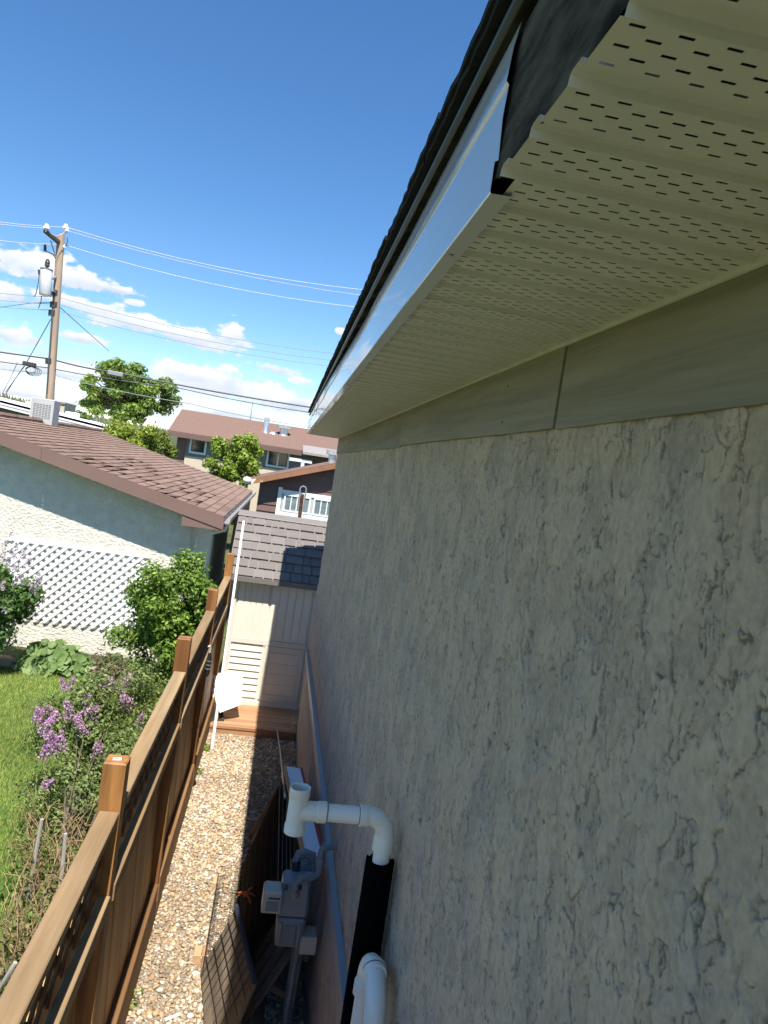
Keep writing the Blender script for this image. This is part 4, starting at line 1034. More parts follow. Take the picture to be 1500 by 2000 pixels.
for xx in (LX0 + .1, -2.6, LX1 - .1):
    MB().box(xx - .015, xx + .015, GW - .0155, GW - .004, LZ0 + .05, LZ1 - .05).build('spacer', M['whiteplastic'], lt)

# ------------------------------------------------------------------ shed on its deck
dk = thing('deck', 'small cedar plank deck in front of the shed', 'deck', (0, 9.2, 0))
y = 8.70; k = 0; random.seed(6)
while y < 11.0:
    MB().cbox(-.56 + random.uniform(0, .01), .57 if y < YE + .0 else .75, y + .003, y + .137, .068, .104, .004).build('plank', M['deck'], dk)
    y += .142
MB().cbox(-.55, .565, 8.712, 8.748, -.02, .066, .003).build('front_board', M['deck'], dk)
SX0, SX1, SY = -.43, .64, 9.55
shed = thing('garden_shed', 'beige resin garden shed with dark moulded tile roof at end of path', 'shed', (.08, 10.2, .1))
Zb, Zt = .104, 1.74
MB().box(SX0, SX1, SY + .02, 10.95, Zb, Zt - .03).build('body', M['shedwall'], shed)
MB().slab([(SX0, SY + .02, Zt - .03), (SX0, 10.95, Zt - .03), (SX0, 10.25, 2.46)], (SX1 - SX0, 0, 0)).build('gable', M['shedwall'], shed)
MB().cbox(SX0 - .012, SX0 + .05, SY - .025, SY + .03, Zb, Zt, .003).build('corner_post', M['shedtrim'], shed)
MB().cbox(SX1 - .05, SX1 + .012, SY - .025, SY + .03, Zb, Zt, .003).build('corner_post', M['shedtrim'], shed)
MB().cbox(SX0 + .05, SX1 - .05, SY - .03, SY + .02, Zt - .05, Zt + .0, .003).build('head_trim', M['shedtrim'], shed)
MB().cbox(SX0 + .05, SX1 - .05, SY - .03, SY + .02, Zb, Zb + .05, .003).build('sill', M['shedtrim'], shed)
MX = .05; ZM = .93
def door(xa, xb, name, panel):
    d = MB().box(xa, xb, SY - .004, SY + .021, Zb + .052, Zt - .052).build('door', M['shedwall'], shed)
    n = 5; w = (xb - xa - .03) / n
    for k in range(n):
        MB().cbox(xa + .015 + k * w + .003, xa + .015 + (k + 1) * w - .003, SY - .016, SY - .003, ZM + .04, Zt - .055, .002).build('plank', M['shedwall'], d, bevel=.002)
    MB().cbox(xa + .004, xb - .004, SY - .024, SY - .003, ZM - .03, ZM + .035, .003).build('rail', M['shedtrim'], d)
    if not panel:
        z = ZM - .04; n = 8; hh = (z - Zb - .1) / n
        for k in range(n):
            za = Zb + .1 + k * hh
            MB().add([(xa + .012, SY - .02, za), (xb - .012, SY - .02, za), (xb - .012, SY - .006, za + hh - .006), (xa + .012, SY - .006, za + hh - .006),
                      (xa + .012, SY - .003, za), (xb - .012, SY - .003, za), (xb - .012, SY - .003, za + hh - .006), (xa + .012, SY - .003, za + hh - .006)],
                     [(0, 1, 2, 3), (4, 5, 1, 0), (3, 2, 6, 7), (0, 3, 7, 4), (1, 5, 6, 2)]).build('clapboard', M['shedwall'], d)
    else:
        for (a, b, c, e) in ((xa + .01, xa + .075, Zb + .09, ZM - .035), (xb - .075, xb - .01, Zb + .09, ZM - .035)):
            MB().cbox(a, b, SY - .022, SY - .003, c, e, .003).build('stile', M['shedtrim'], d)
        MB().cbox(xa + .076, xb - .076, SY - .022, SY - .003, Zb + .09, Zb + .16, .003).build('bottom_rail', M['shedtrim'], d)
        MB().cbox(xa + .076, xb - .076, SY - .022, SY - .003, ZM - .11, ZM - .035, .003).build('middle_rail', M['shedtrim'], d)
        n = 4; hh = (ZM - .115 - Zb - .165) / n
        for k in range(n):
            MB().box(xa + .08, xb - .08, SY - .012, SY - .003, Zb + .165 + k * hh, Zb + .165 + (k + 1) * hh - .005).build('panel', M['shedwall'], d)
door(SX0 + .055, MX - .003, 'door', False); door(MX + .003, SX1 - .055, 'door', True)
# moulded roof tiles
RZ0, RZ1, RY0, RY1 = 1.77, 2.50, 9.40, 10.22
RXa, RXb = -.53, .68
def roofpt(x, s, h=0.0):
    L = math.hypot(RY1 - RY0, RZ1 - RZ0); ny, nz = -(RZ1 - RZ0) / L, (RY1 - RY0) / L
    return (x, RY0 + (RY1 - RY0) * s + ny * h, RZ0 + (RZ1 - RZ0) * s + nz * h)
MB().slab([roofpt(RXa, 0), roofpt(RXb, 0), roofpt(RXb, 1), roofpt(RXa, 1)], (0, .02, -.03)).build('roof_panel', M['shedroof'], shed)
MB().slab([(RXa, RY1, RZ1), (RXb, RY1, RZ1), (RXb, 11.04, RZ0), (RXa, 11.04, RZ0)], (0, -.02, -.03)).build('roof_panel', M['shedroof'], shed)
random.seed(14)
for r_ in range(7):
    s0, s1 = r_ / 7.35, (r_ + 1) / 7.35; x = RXa
    while x < RXb - .01:
        w = random.choice([.09, .12, .12, .16, .2, .24]); xb_ = min(x + w, RXb)
        if RXb - xb_ < .05: xb_ = RXb
        h0 = .027 + random.uniform(-.006, .006)
        P = [roofpt(x + .009, s0 + .002, h0), roofpt(xb_ - .009, s0 + .002, h0), roofpt(xb_ - .009, s1, .007), roofpt(x + .009, s1, .007)]
        Q = [roofpt(x + .009, s0 + .002, .001), roofpt(xb_ - .009, s0 + .002, .001), roofpt(xb_ - .009, s1, .001), roofpt(x + .009, s1, .001)]
        MB().add(P + Q, [(0, 1, 2, 3), (4, 5, 1, 0), (5, 6, 2, 1), (7, 4, 0, 3), (6, 7, 3, 2)]).build('roof_tile', M['shedroof'], shed)
        x = xb_
MB().slab([roofpt(RXa - .008, 6.9 / 7.35, .022), roofpt(RXb + .008, 6.9 / 7.35, .022), (RXb + .008, RY1, RZ1 + .03), (RXa - .008, RY1, RZ1 + .03)], (0, .01, .012)).build('ridge_cap', M['shedroof'], shed)
MB().cbox(RXa, RXb, RY0 - .012, RY0 + .012, RZ0 - .06, RZ0 + .004, .002).build('eave_trim', M['shedroof'], shed)

# white pole leaning on the shed eave
mb = MB(); pb = Vector((-.366, 8.22, .0)); ptop = aty(476, 1018, 9.72)
o = mb.tube([pb, ptop], .017, 10).build('white_pole', M['pvc'], smooth=True, origin=pb); tag(o, 'long thin white plastic pipe leaning against the shed eave', 'pipe')
# white panels on the deck corner
def quad_panel(name, c4, thick, m, label, cat, group=None):
    n_ = (Vector(c4[1]) - Vector(c4[0])).cross(Vector(c4[3]) - Vector(c4[0])).normalized()
    o = MB().slab(c4, n_ * thick).build(name, m); tag(o, label, cat, group); return o
c = [q + Vector((.03, 0, 0)) for q in (aty(424, 1392, 8.80), aty(466, 1376, 8.94), aty(469, 1315, 9.16), aty(411, 1319, 9.06))]
quad_panel('plastic_board', c, .012, M['whiteboard'], 'white plastic panel propped by the fence on the deck, front of three', 'panel', 'white panels on the deck')
for q in range(2):
    c2 = [Vector(p) + Vector((-.03 - .028 * q, .045 + .035 * q, .0 - .02 * q)) for p in c]
    c2[1] += Vector((-.06, 0, 0)); c2[2] += Vector((-.06, 0, 0))
    quad_panel('plastic_board', c2, .010, M['whiteboard'], ['white panel in the middle of the three leaning on the deck', 'rearmost white panel of the three leaning on the deck'][q], 'panel', 'white panels on the deck')
c = [atx(404, 1385, -.475) for q in range(1)]
o = quad_panel('dark_board', [(-.44, 8.76, .03), (-.30, 8.86, .105), (-.37, 9.0, .30), (-.47, 8.9, .33)], .014, M['darkwood'], 'dark board leaning under the white panels at the deck edge', 'board')

# ------------------------------------------------------------------ things standing along the house wall
# gas meter
MYc = 4.0
mp_ = aty(572, 1785, MYc)
mx, mz = mp_.x, mp_.z
gm = thing('gas_meter', 'grey gas meter with pale index cover and bent pipes on the house wall', 'gas meter', (mx, MYc, 0))
bx0, bx1 = aty(543, 1770, MYc).x, aty(604, 1770, MYc).x
bw = bx1 - bx0; bcx = (bx0 + bx1) / 2
zt_, zm_, zb_ = aty(575, 1722, MYc).z, aty(572, 1790, MYc).z, aty(565, 1848, MYc).z
def frust(mb, x0, x1, y0, y1, z0, X0, X1, Y0, Y1, z1):
    return mb.add([(x0, y0, z0), (x1, y0, z0), (x1, y1, z0), (x0, y1, z0), (X0, Y0, z1), (X1, Y0, z1), (X1, Y1, z1), (X0, Y1, z1)],
                  [(3, 2, 1, 0), (4, 5, 6, 7), (0, 1, 5, 4), (1, 2, 6, 5), (2, 3, 7, 6), (3, 0, 4, 7)])
mb = MB(); frust(mb, bx0 - .004, bx1 - .006, MYc - .02, MYc + .13, zm_, bx0 + .012, bx1 - .012, MYc + .0, MYc + .13, zt_)
bd = mb.build('upper_case', M['metergrey'], gm, bevel=.012)
mb = MB(); frust(mb, bx0 + .012, bx1 - .02, MYc - .02, MYc + .12, zb_, bx0 + .002, bx1 - .010, MYc - .03, MYc + .13, zm_ - .002)
lc = mb.build('lower_case', M['metergrey'], gm, bevel=.012)
MB().box(bx0 + .05, bx1 - .055, MYc - .036, MYc - .020, zb_ + .025, zm_ - .035).build('front_plate', M['meterpipe'], lc, bevel=.004)
for xx in (bx0 + .03, bx1 - .04):
    MB().tube([(xx, MYc - .03, zb_ + .02), (xx, MYc - .034, zm_ - .02)], .008, 8).build('rib', M['metergrey'], lc, smooth=True)
ix0, ix1 = aty(512, 1760, MYc - .03).x, bx0 + .012
iz0, iz1 = aty(530, 1779, MYc - .03).z, aty(530, 1733, MYc - .03).z
ic = MB().cbox(ix0, ix1, MYc - .06, MYc + .05, iz0, iz1, .014).build('index_cover', M['meterface'], gm, bevel=.006)
MB().box(ix0 + .02, ix1 - .015, MYc - .068, MYc - .058, iz0 + .02, iz0 + .07).build('dial_window', M['curtain'], ic)
MB().box(ix0 + .03, ix1 - .01, MYc - .064, MYc - .059, iz0 + .085, iz0 + .093).build('dial_bar', M['meterdark'], ic)
for (u, v) in ((559, 1733), (586, 1733)):
    p = aty(u, v, MYc - .012); 
    MB().tube([(p.x, p.y - .012, p.z), (p.x, p.y + .01, p.z)], .011, 10).build('bolt', M['meterdark'], bd, smooth=True)
yp = MYc - .05
def pth(pts): return [aty(u, v, yy) for (u, v, yy) in pts]
P1 = pth([(576, 1752, yp), (576, 1735, yp), (579, 1722, yp), (590, 1713, yp), (612, 1712, yp + .02), (620, 1708, yp + .03), (624, 1695, yp + .03), (627, 1668, yp + .03), (631, 1657, yp + .03), (640, 1653, yp + .04)])
last = P1[-1]; P1.append(Vector((XW, last.y + .01, last.z)))
MB().tube(P1, .020, 12).build('outlet_pipe', M['meterpipe'], gm, smooth=True)
for a, b in ((0, 1), (3, 4), (6, 7), (8, 9)):
    q0 = P1[a].lerp(P1[b], .1); q1 = P1[a].lerp(P1[b], .75)
    MB().tube([q0, q1], .026, 12).build('fitting', M['meterbrass'] if a == 0 else M['meterpipe'], gm, smooth=True)
P2 = pth([(576, 1725, MYc + .12), (578, 1700, MYc + .13), (578, 1680, MYc + .13), (584, 1667, MYc + .13), (594, 1664, MYc + .14)]); P2 += [Vector((P2[-1].x + .05, P2[-1].y, P2[-1].z - .01)), Vector((P2[-1].x + .06, P2[-1].y + .02, .9)), Vector((P2[-1].x + .06, P2[-1].y + .02, 0))]
MB().tube(P2, .022, 12).build('inlet_pipe', M['meterpipe'], gm, smooth=True)
MB().tube([P2[1], P2[2]], .029, 12).build('fitting', M['bluebar'], gm, smooth=True)
for k, (u, ya) in enumerate(((597, .16), (606, .12), (612, .10))):
    p = aty(u, 1690, MYc + ya)
    MB().tube([(p.x, p.y, p.z), (p.x + .004, p.y, .5), (p.x, p.y, .0)], .010 + .004 * (k == 1), 8).build('riser', M['meterpipe'], gm, smooth=True)
rb = aty(592, 1690, MYc + .14); MB().sphere(rb, .05, 12, 8, (1, .6, 1)).build('regulator', M['meterpipe'], gm, smooth=True)
p = aty(596, 1843, MYc); MB().cbox(p.x - .03, p.x + .06, MYc - .02, MYc + .09, p.z - .05, p.z + .05, .005).build('bracket_box', M['meterface'], gm)
p = aty(580, 1860, MYc + .03); MB().tube([(p.x, p.y, zb_), (p.x - .01, p.y, .0)], .014, 8).build('support_leg', M['meterpipe'], gm, smooth=True)

# long white board with a red edge laid on the junk
def at_mix(u, v, z): return atz(u, v, z)
c = [atz(557, 1496, .98), atz(589, 1501, 1.0), atz(640, 1683, 1.12), atz(600, 1668, 1.1)]
ZT = 1.02
c = [atz(557, 1496, ZT), atz(586, 1501, ZT), atz(632, 1684, ZT), atz(594, 1664, ZT)]
wb = thing('white_trough', 'long white board with red and pink edges lying along the house wall', 'board', (c[0].x, c[0].y, 0))
MB().slab(c, (0, 0, -.02)).build('board', M['whiteboard'], wb)
MB().bar(c[0] + Vector((-.004, 0, -.01)), c[3] + Vector((-.004, 0, -.01)), .012, .05).build('pink_edge', M['newwood'], wb)
MB().bar(c[1] + Vector((.008, 0, -.004)), c[2] + Vector((.008, 0, -.004)), .016, .03).build('red_edge', M['redtrim'], wb)
for q in (.15, .85):
    p = c[0].lerp(c[3], q); MB().bar((p.x + .05, p.y, 0), (p.x + .05, p.y, ZT - .021), .05, .05).build('prop', M['oldwood'], wb)

# rod standing on the deck edge
o = MB().tube([atz(541, 1424, .1), atz(548, 1470, .35), atz(557, 1560, .78)], .010, 8).build('steel_rod', M['rod'], smooth=True); tag(o, 'thin blue grey steel rod leaning from the deck along the junk pile', 'rod')
o = MB().tube([(.53, 9.25, .12), (.52, 8.75, .11), (.53, 8.68, .02)], .006, 6).build('yellow_rope', M['yellow']); tag(o, 'thin yellow rope hanging over the deck end by the wall', 'rope')

# pallets leaning on the wall
def pallet(label, y0, y1, xb, xt, zt, n, seed):
    t = thing('wood_pallet', label, 'pallet', (xb, y0, 0)); random.seed(seed)
    d = Vector((xt - xb, 0, zt)); L = d.length; d.normalize(); nrm = Vector((-d.z, 0, d.x))
    for yy in (y0, (y0 + y1) / 2, y1 - .04):
        MB().bar(Vector((xb, yy + .02, 0)) - nrm * .05, Vector((xb, yy + .02, 0)) - nrm * .05 + d * L, .038, .085, up=nrm).build('runner', M['oldwood'], t)
    for k in range(n):
        s = Vector((xb, 0, 0)) + d * (L * (k + .5) / n)
        MB().bar((s.x, y0 - .01, s.z), (s.x, y1 + .01, s.z), .085 * random.uniform(.8, 1.1), .018, up=nrm).build('slat', M['oldwood'], t)
    return t
def slat_frame(label, Ya, Yb, xb, xt, zt, n, seed, ends=True):
    """slats run up the slope between two end boards"""
    t = thing('wood_pallet', label, 'pallet', (xb, Ya, 0)); random.seed(seed)
    d = Vector((xt - xb, 0, zt)); L = d.length; d.normalize(); nrm = Vector((-d.z, 0, d.x))
    for k in range(n):
        yy = Ya + (Yb - Ya) * (k + .5) / n
        MB().bar((xb, yy, .01), Vector((xb, yy, .01)) + d * L, .09, .018, up=nrm).build('slat', M['oldwood'], t)
    for s in (.08, .5, .95):
        p = Vector((xb, 0, .01)) + d * (L * s) - nrm * .05
        MB().bar((p.x, Ya, p.z), (p.x, Yb, p.z), .035, .085, up=nrm).build('runner', M['oldwood'], t)
    for yy in ((Ya - .012, Yb + .012) if ends else ()):
        MB().bar(Vector((xb, yy, .01)) - nrm * .03, Vector((xb, yy, .01)) - nrm * .03 + d * L, .022, .14, up=nrm).build('end_board', M['oldwood'], t)
    return t
slat_frame('upper brown slatted pallet leaning beside the white board', 5.15, 6.3, .16, .42, .62, 6, 1)
slat_frame('grey slatted pallet half hidden behind the gas meter', 4.15, 4.75, .22, .46, .50, 4, 2, False)
# folded black wire crate panels
cr = thing('wire_crate', 'folded black wire dog crate leaning on the pallets', 'crate', (.12, 5.0, 0))
for j in range(5):
    y0, y1 = 4.42 + .03 * j, 5.8 + .02 * j; xb, xt, zt = .09 + .026 * j, .31 + .026 * j, .74
    pm = MB(); B0 = Vector((xb, 0, .0)); D = Vector((xt - xb, 0, zt))
    fr = [B0 + Vector((0, y0, 0)), B0 + Vector((0, y1, 0)), B0 + D + Vector((0, y1, 0)), B0 + D + Vector((0, y0, 0))]
    pm.tube(fr + [fr[0]], .0045, 5)
    for k in range(1, 34): 
        yy = y0 + (y1 - y0) * k / 34; pm.tube([B0 + Vector((0, yy, 0)), B0 + D + Vector((0, yy, 0))], .003, 4, caps=False)
    for k in range(1, 7):
        q = B0 + D * (k / 7); pm.tube([q + Vector((0, y0, 0)), q + Vector((0, y1, 0))], .0028, 4, caps=False)
    pm.build('wire_panel', M['wire'], cr)
MB().box(.15, .50, 4.5, 5.7, .01, .05).build('crate_tray', M['blackbag'], cr)
# plywood with a wire grid
A1, B1 = atz(463, 1770, .52), atz(499, 1918, .52)
A0, B0_ = atz(388, 1896, .02), atz(405, 2060, .02)
A0 = Vector((A1.x - .22, A1.y - .05, .02)); B0_ = Vector((B1.x - .26, B1.y - .28, .02))
A0 = atz(392, 1893, .05)
pw = thing('plywood_sheet', 'plywood sheet covered with black wire grid and dark blue top bar', 'board', (A0.x, A0.y, 0))
P4 = [A1, B1, atz(430, 2080, .03), atz(400, 2010, .03), A0]
nn = (P4[1] - P4[0]).cross(P4[4] - P4[0]).normalized()
if nn.x > 0: nn = -nn
MB().slab(P4, nn * -.012).build('sheet', M['plywood'], pw)
MB().tube([A1 + nn * .006, B1 + nn * .006], .016, 8).build('top_bar', M['bluebar'], pw, smooth=True)
gm_ = MB(); e1 = (B1 - A1); e2 = (A0 - A1)
for k in range(1, 9):
    f = k / 9
    gm_.tube([A1 + e1 * f + nn * .01, A1 + e1 * f + e2 * (1.0 if f < .55 else 1.25) + nn * .01], .0022, 4, caps=False)
for k in range(1, 5):
    f = k / 5
    gm_.tube([A1 + e2 * f + nn * .012, A1 + e2 * f + e1 * 1.05 + nn * .012], .0022, 4, caps=False)
gm_.build('wire_grid', M['wire'], pw)
# rolled black netting on the gravel edge
nt_ = thing('netting_roll', 'loose roll of fine black netting on the gravel beside the crate', 'netting', (.02, 5.0, 0))
for side in range(2):
    mbn = MB()
    for k in range(44):
        y = 4.5 + 1.0 * k / 44
        pts = [Vector((.02 + .09 * math.cos(a), y + .015 * math.sin(3 * a), .13 + .12 * math.sin(a) * (1 + .1 * math.sin(y * 9)))) for a in np.linspace(-1.2, 4.0, 14)]
        if side == 0: mbn.tube(pts, .0011, 3, caps=False)
    for k in range(14):
        a = -1.2 + 5.2 * k / 13
        if side == 1: mbn.tube([(.02 + .09 * math.cos(a), 4.5 + 1.0 * j / 8, .13 + .12 * math.sin(a)) for j in range(9)], .0011, 3, caps=False)
    mbn.build('mesh', M['netting'], nt_)
for i, (u, v, z, w, lab) in enumerate([(386, 1862, .04, .05, 'short pale lumber block on the gravel by the plywood'), (400, 1862, .06, .03, 'orange brown wood offcut standing against the plywood corner'), (420, 1722, .03, .03, 'small pale wood offcut under the black netting')]):
    p = atz(u, v, z)
    o = MB().cbox(p.x - w / 2, p.x + w / 2, p.y - .05, p.y + .05, 0.0, z + .02, .003).build('wood_block', M['newwood'] if i != 1 else M['deck']); tag(o, lab, 'block')
t = thing('orange_strap', 'knotted orange plastic strap tied on the black crate', 'strap', atz(480, 1748, .5))
p = atz(480, 1748, .5); random.seed(9)
for k in range(7):
    a = k * .9; q = p + Vector((math.cos(a) * .055, math.sin(a) * .05, .03 * math.sin(a * 2)))
    MB().bar(p, p.lerp(q, .6) + Vector((0, 0, .015)), .012, .003).build('strip', M['orange'], t)
    MB().bar(p.lerp(q, .55) + Vector((0, 0, .014)), q, .011, .003).build('strip', M['orange'], t)
# black plastic bag on the ground under the meter
X, Y = np.meshgrid(np.linspace(.12, .56, 44), np.linspace(2.7, 3.95, 70))
Z = .08 + .10 * fbm(X / .16, Y / .2, 4, 91) + .05 * np.abs(fbm(X / .05, Y / .06, 3, 95)); Z *= sstep(.0, .06, X - .12) * sstep(0, .1, 3.95 - Y) * sstep(0, .1, Y - 2.7); Z = np.maximum(Z, .004)
idx = np.arange(X.size).reshape(X.shape)
o = np_mesh('plastic_bag', np.stack([X, Y, Z], -1).reshape(-1, 3), np.stack([idx[:-1, :-1], idx[:-1, 1:], idx[1:, 1:], idx[1:, :-1]], -1).reshape(-1, 4), M['blackbag'], smooth=True, origin=(.34, 3.3, 0)); tag(o, 'crumpled black plastic bag on the ground below the gas meter', 'bag')
o = MB().bar(atz(322, 1992, .02), atz(352, 1980, .02), .012, .012).build('white_stick', M['whiteboard']); tag(o, 'short white plastic stick lying on the gravel', 'stick')

# ------------------------------------------------------------------ beyond the shed
# rusty post with a rounded head
RYp = 11.4
hp = aty(593, 950, RYp); w_ = .046
rp = thing('rusty_post', 'rusty iron post with rounded slotted head behind the shed roof', 'post', (hp.x, RYp, 0))
bp2 = aty(585, 1012, RYp)
dirp = (hp - bp2); base = bp2 - dirp * (bp2.z / dirp.z)
ring = [hp + Vector((w_ * math.cos(a), 0, w_ * math.sin(a) - w_)) for a in np.linspace(-.1, math.pi + .1, 10)]
MB().tube([bp2 + Vector((w_ * .8, 0, .12))] + ring + [bp2 + Vector((-w_ * .8, 0, .12))], .011, 6).build('head_loop', M['galv'], rp, smooth=True)
MB().bar(base, hp - Vector((0, 0, .12)), .055, .02, up=(0, 1, 0)).build('shaft', M['rust'], rp)
# brown garage
BY = 21.5
bl = aty(484, 940, BY); br = aty(655, 908, BY)
bg_ = thing('brown_garage', 'dark brown timber garage with peeling orange barge board and white windows', 'garage', (3.0, BY, 0))
lx, lz = bl.x, bl.z; sl_ = (br.z - bl.z) / (br.x - bl.x)
rx = lx + 4.2
def bz_(x): return lz + (x - lx) * sl_ if x < rx else lz + (rx - lx) * sl_ - (x - rx) * sl_
WL_ = aty(506, 950, BY).x
MB().slab([(WL_, BY + .35, 0), (rx * 2 - WL_, BY + .35, 0), (rx * 2 - WL_, BY + .35, bz_(WL_) - .1), (rx, BY + .35, bz_(rx) - .1), (WL_, BY + .35, bz_(WL_) - .1)], (0, .1, 0)).build('front_wall', M['brownpaint'], bg_)
MB().slab([(WL_, BY + .36, 0), (WL_, BY + 6, 0), (WL_, BY + 6, bz_(WL_) - .1), (WL_, BY + .36, bz_(WL_) - .1)], (.08, 0, 0)).build('side_wall', M['brownpaint'], bg_)
zz = .3
while zz < bz_(rx):
    # horizontal lap boards, clipped by the gable
    x0 = WL_ + .01 if zz < bz_(WL_) - .2 else lx + (zz + .25 - lz) / sl_ + .1
    if x0 < rx - .1:
        MB().add([(x0, BY + .345, zz), (2 * rx - x0, BY + .345, zz), (2 * rx - x0, BY + .32, zz), (x0, BY + .32, zz), (x0, BY + .345, zz + .2), (2 * rx - x0, BY + .345, zz + .2)],
                 [(3, 2, 5, 4), (0, 1, 2, 3), (0, 3, 4), (1, 5, 2)]).build('lap_board', M['brownpaint'], bg_)
    zz += .205
MB().slab([(lx, BY, lz), (rx, BY, bz_(rx)), (rx, BY + 6.3, bz_(rx)), (lx, BY + 6.3, lz)], (0, 0, .06)).build('roof', M['brownroof'], bg_)
MB().slab([(rx, BY, bz_(rx)), (2 * rx - lx, BY, lz), (2 * rx - lx, BY + 6.3, lz), (rx, BY + 6.3, bz_(rx))], (0, 0, .06)).build('roof', M['brownroof'], bg_)
MB().slab([(lx - .05, BY - .03, lz - .12), (rx, BY - .03, bz_(rx) - .12), (rx, BY - .03, bz_(rx) + .02), (lx - .05, BY - .03, lz + .02)], (0, .03, 0)).build('barge_board', M['orangewood'], bg_)
MB().sphere(aty(483, 938, BY - .1), .13, 10, 6, (1, 1, .8)).build('gutter_end', M['whitepaint'], bg_, smooth=True)
sv = aty(650, 890, BY + 1.0); MB().tube([(sv.x, sv.y, sv.z - .25), (sv.x, sv.y, sv.z), (sv.x, sv.y, sv.z + .02), (sv.x, sv.y, sv.z + .16)], [.12, .12, .2, .2], 12).build('roof_vent', M['silver'], bg_, smooth=True)
def window(parent, x0, x1, z0, z1, y, fr, nx_=1, nz_=1, glass='glass', bar=.03, depth=.05):
    w = MB().box(x0 - fr, x1 + fr, y - depth, y - .003, z1, z1 + fr).box(x0 - fr, x1 + fr, y - depth, y - .003, z0 - fr, z0).box(x0 - fr, x0, y - depth, y - .003, z0 + .001, z1 - .001).box(x1, x1 + fr, y - depth, y - .003, z0 + .001, z1 - .001).build('window', M['whitepaint'], parent)
    pw_, ph_ = (x1 - x0) / nx_, (z1 - z0) / nz_
    for i in range(nx_):
        for j in range(nz_):
            MB().box(x0 + i * pw_ + bar / 2, x0 + (i + 1) * pw_ - bar / 2, y - depth * .5, y - depth * .3, z0 + j * ph_ + bar / 2, z0 + (j + 1) * ph_ - bar / 2).build('pane', M[glass], w)
    for i in range(1, nx_): MB().box(x0 + i * pw_ - bar / 2, x0 + i * pw_ + bar / 2, y - depth * .8, y - .004, z0 + .002, z1 - .002).build('glazing_bar', M['whitepaint'], w)
    for j in range(1, nz_): MB().box(x0 + .002, x1 - .002, y - depth * .78, y - .004, z0 + j * ph_ - bar / 2, z0 + j * ph_ + bar / 2).build('glazing_bar', M['whitepaint'], w)
    return w
wy = BY + .32
a, b = aty(553, 975, wy), aty(603, 1005, wy)
wz1, wz0 = aty(575, 970, wy).z, aty(575, 998, wy).z
window(bg_, aty(556, 985, wy).x, aty(603, 985, wy).x, wz0, wz1, wy, .045, 4, 1, 'blind', .03)
window(bg_, aty(614, 990, wy).x, aty(662, 990, wy).x, wz0, wz1, wy, .045, 4, 1, 'blind', .03)
xa, xb_ = aty(548, 985, wy).x, aty(690, 1000, wy).x
MB().box(xa + .01, xb_ - .01, wy - .012, wy - .0015, wz0 - .04, wz1 + .04).build('window_backing', M['louver'], bg_)
MB().box(xa, xb_, wy - .04, wy - .001, wz1 + .048, wz1 + .16).build('window_casing', M['whitepaint'], bg_)
MB().box(xa, xb_, wy - .04, wy - .001, wz0 - .22, wz0 - .05).build('window_casing', M['whitepaint'], bg_)
MB().box(xa - .12, xa - .003, wy - .04, wy - .001, wz0 - .5, wz1 + .22).build('window_casing', M['whitepaint'], bg_)
# brown board screen between the two garages
sc_ = thing('brown_screen', 'weathered brown board screen between the garage gutter and the shed', 'fence', (-.85, 16.5, 0))
p0, p1 = aty(441, 1010, 14.5), aty(487, 975, 20.3)
nb = 12
for k in range(nb):
    f0, f1 = k / nb, (k + 1) / nb - .006
    q0 = Vector((-.80 + .0 * f0, 15.2 + 4.6 * f0, 0)); q1 = Vector((-.80, 15.2 + 4.6 * f1, 0))
    MB().slab([q0 + Vector((0, 0, .02)), q1 + Vector((0, 0, .02)), q1 + Vector((0, 0, 2.2 + .1 * math.sin(k))), q0 + Vector((0, 0, 2.2 + .1 * math.sin(k)))], (.02, 0, 0)).build('board', M['brownpaint'], sc_)
MB().box(-.86, -.80, 15.12, 15.18, 0, 2.25).build('post', M['brownpaint'], sc_)

# two storey house
HY = 36.0
hs_ = thing('two_storey_house', 'long two storey house with brown roof, grey upper and cream lower walls', 'house', (0, HY, 0))
e0, e1 = aty(330, 846, HY), aty(660, 897, HY)
zev = (e0.z + e1.z) / 2 + .05
rg = aty(355, 803, HY + 3.6)
x0h, x1h = e0.x, e0.x + 20
MB().slab([(x0h, HY - .4, zev), (x1h, HY - .4, zev), (x1h, HY + 3.6, rg.z), (rg.x, HY + 3.6, rg.z)], (0, 0, .10)).build('roof', M['brownroof'], hs_)
MB().slab([(x1h, HY + 7.6, zev), (x0h, HY + 7.6, zev), (rg.x, HY + 3.6, rg.z), (x1h, HY + 3.6, rg.z)], (0, 0, .10)).build('roof', M['brownroof'], hs_)
MB().slab([(x0h, HY - .4, zev), (rg.x, HY + 3.6, rg.z), (x0h, HY + 7.6, zev)], (0, 0, .09)).build('hip_roof', M['brownroof'], hs_)
MB().box(x0h - .02, x1h, HY - .46, HY - .38, zev - .16, zev + .05).build('eave_board', M['brownpaint'], hs_)
MB().box(x0h + .9, x1h - .3, HY + .2, HY + 7, 0, zev + .02).build('inner_wall', M['greywall'], hs_)
zmid = aty(420, 898, HY).z
MB().box(x0h + .85, x1h - .25, HY + .05, HY + .19, zmid, zev - .01).build('upper_wall', M['greysiding'], hs_)
MB().box(x0h + .85, x1h - .25, HY + .02, HY + .19, 0, zmid - .003).build('lower_wall', M['creamstucco'], hs_)
MB().box(x0h + .4, x0h + .84, HY + .1, HY + .4, 0, zev - .05).build('brick_end', M['barge'], hs_)
wv = HY + .045
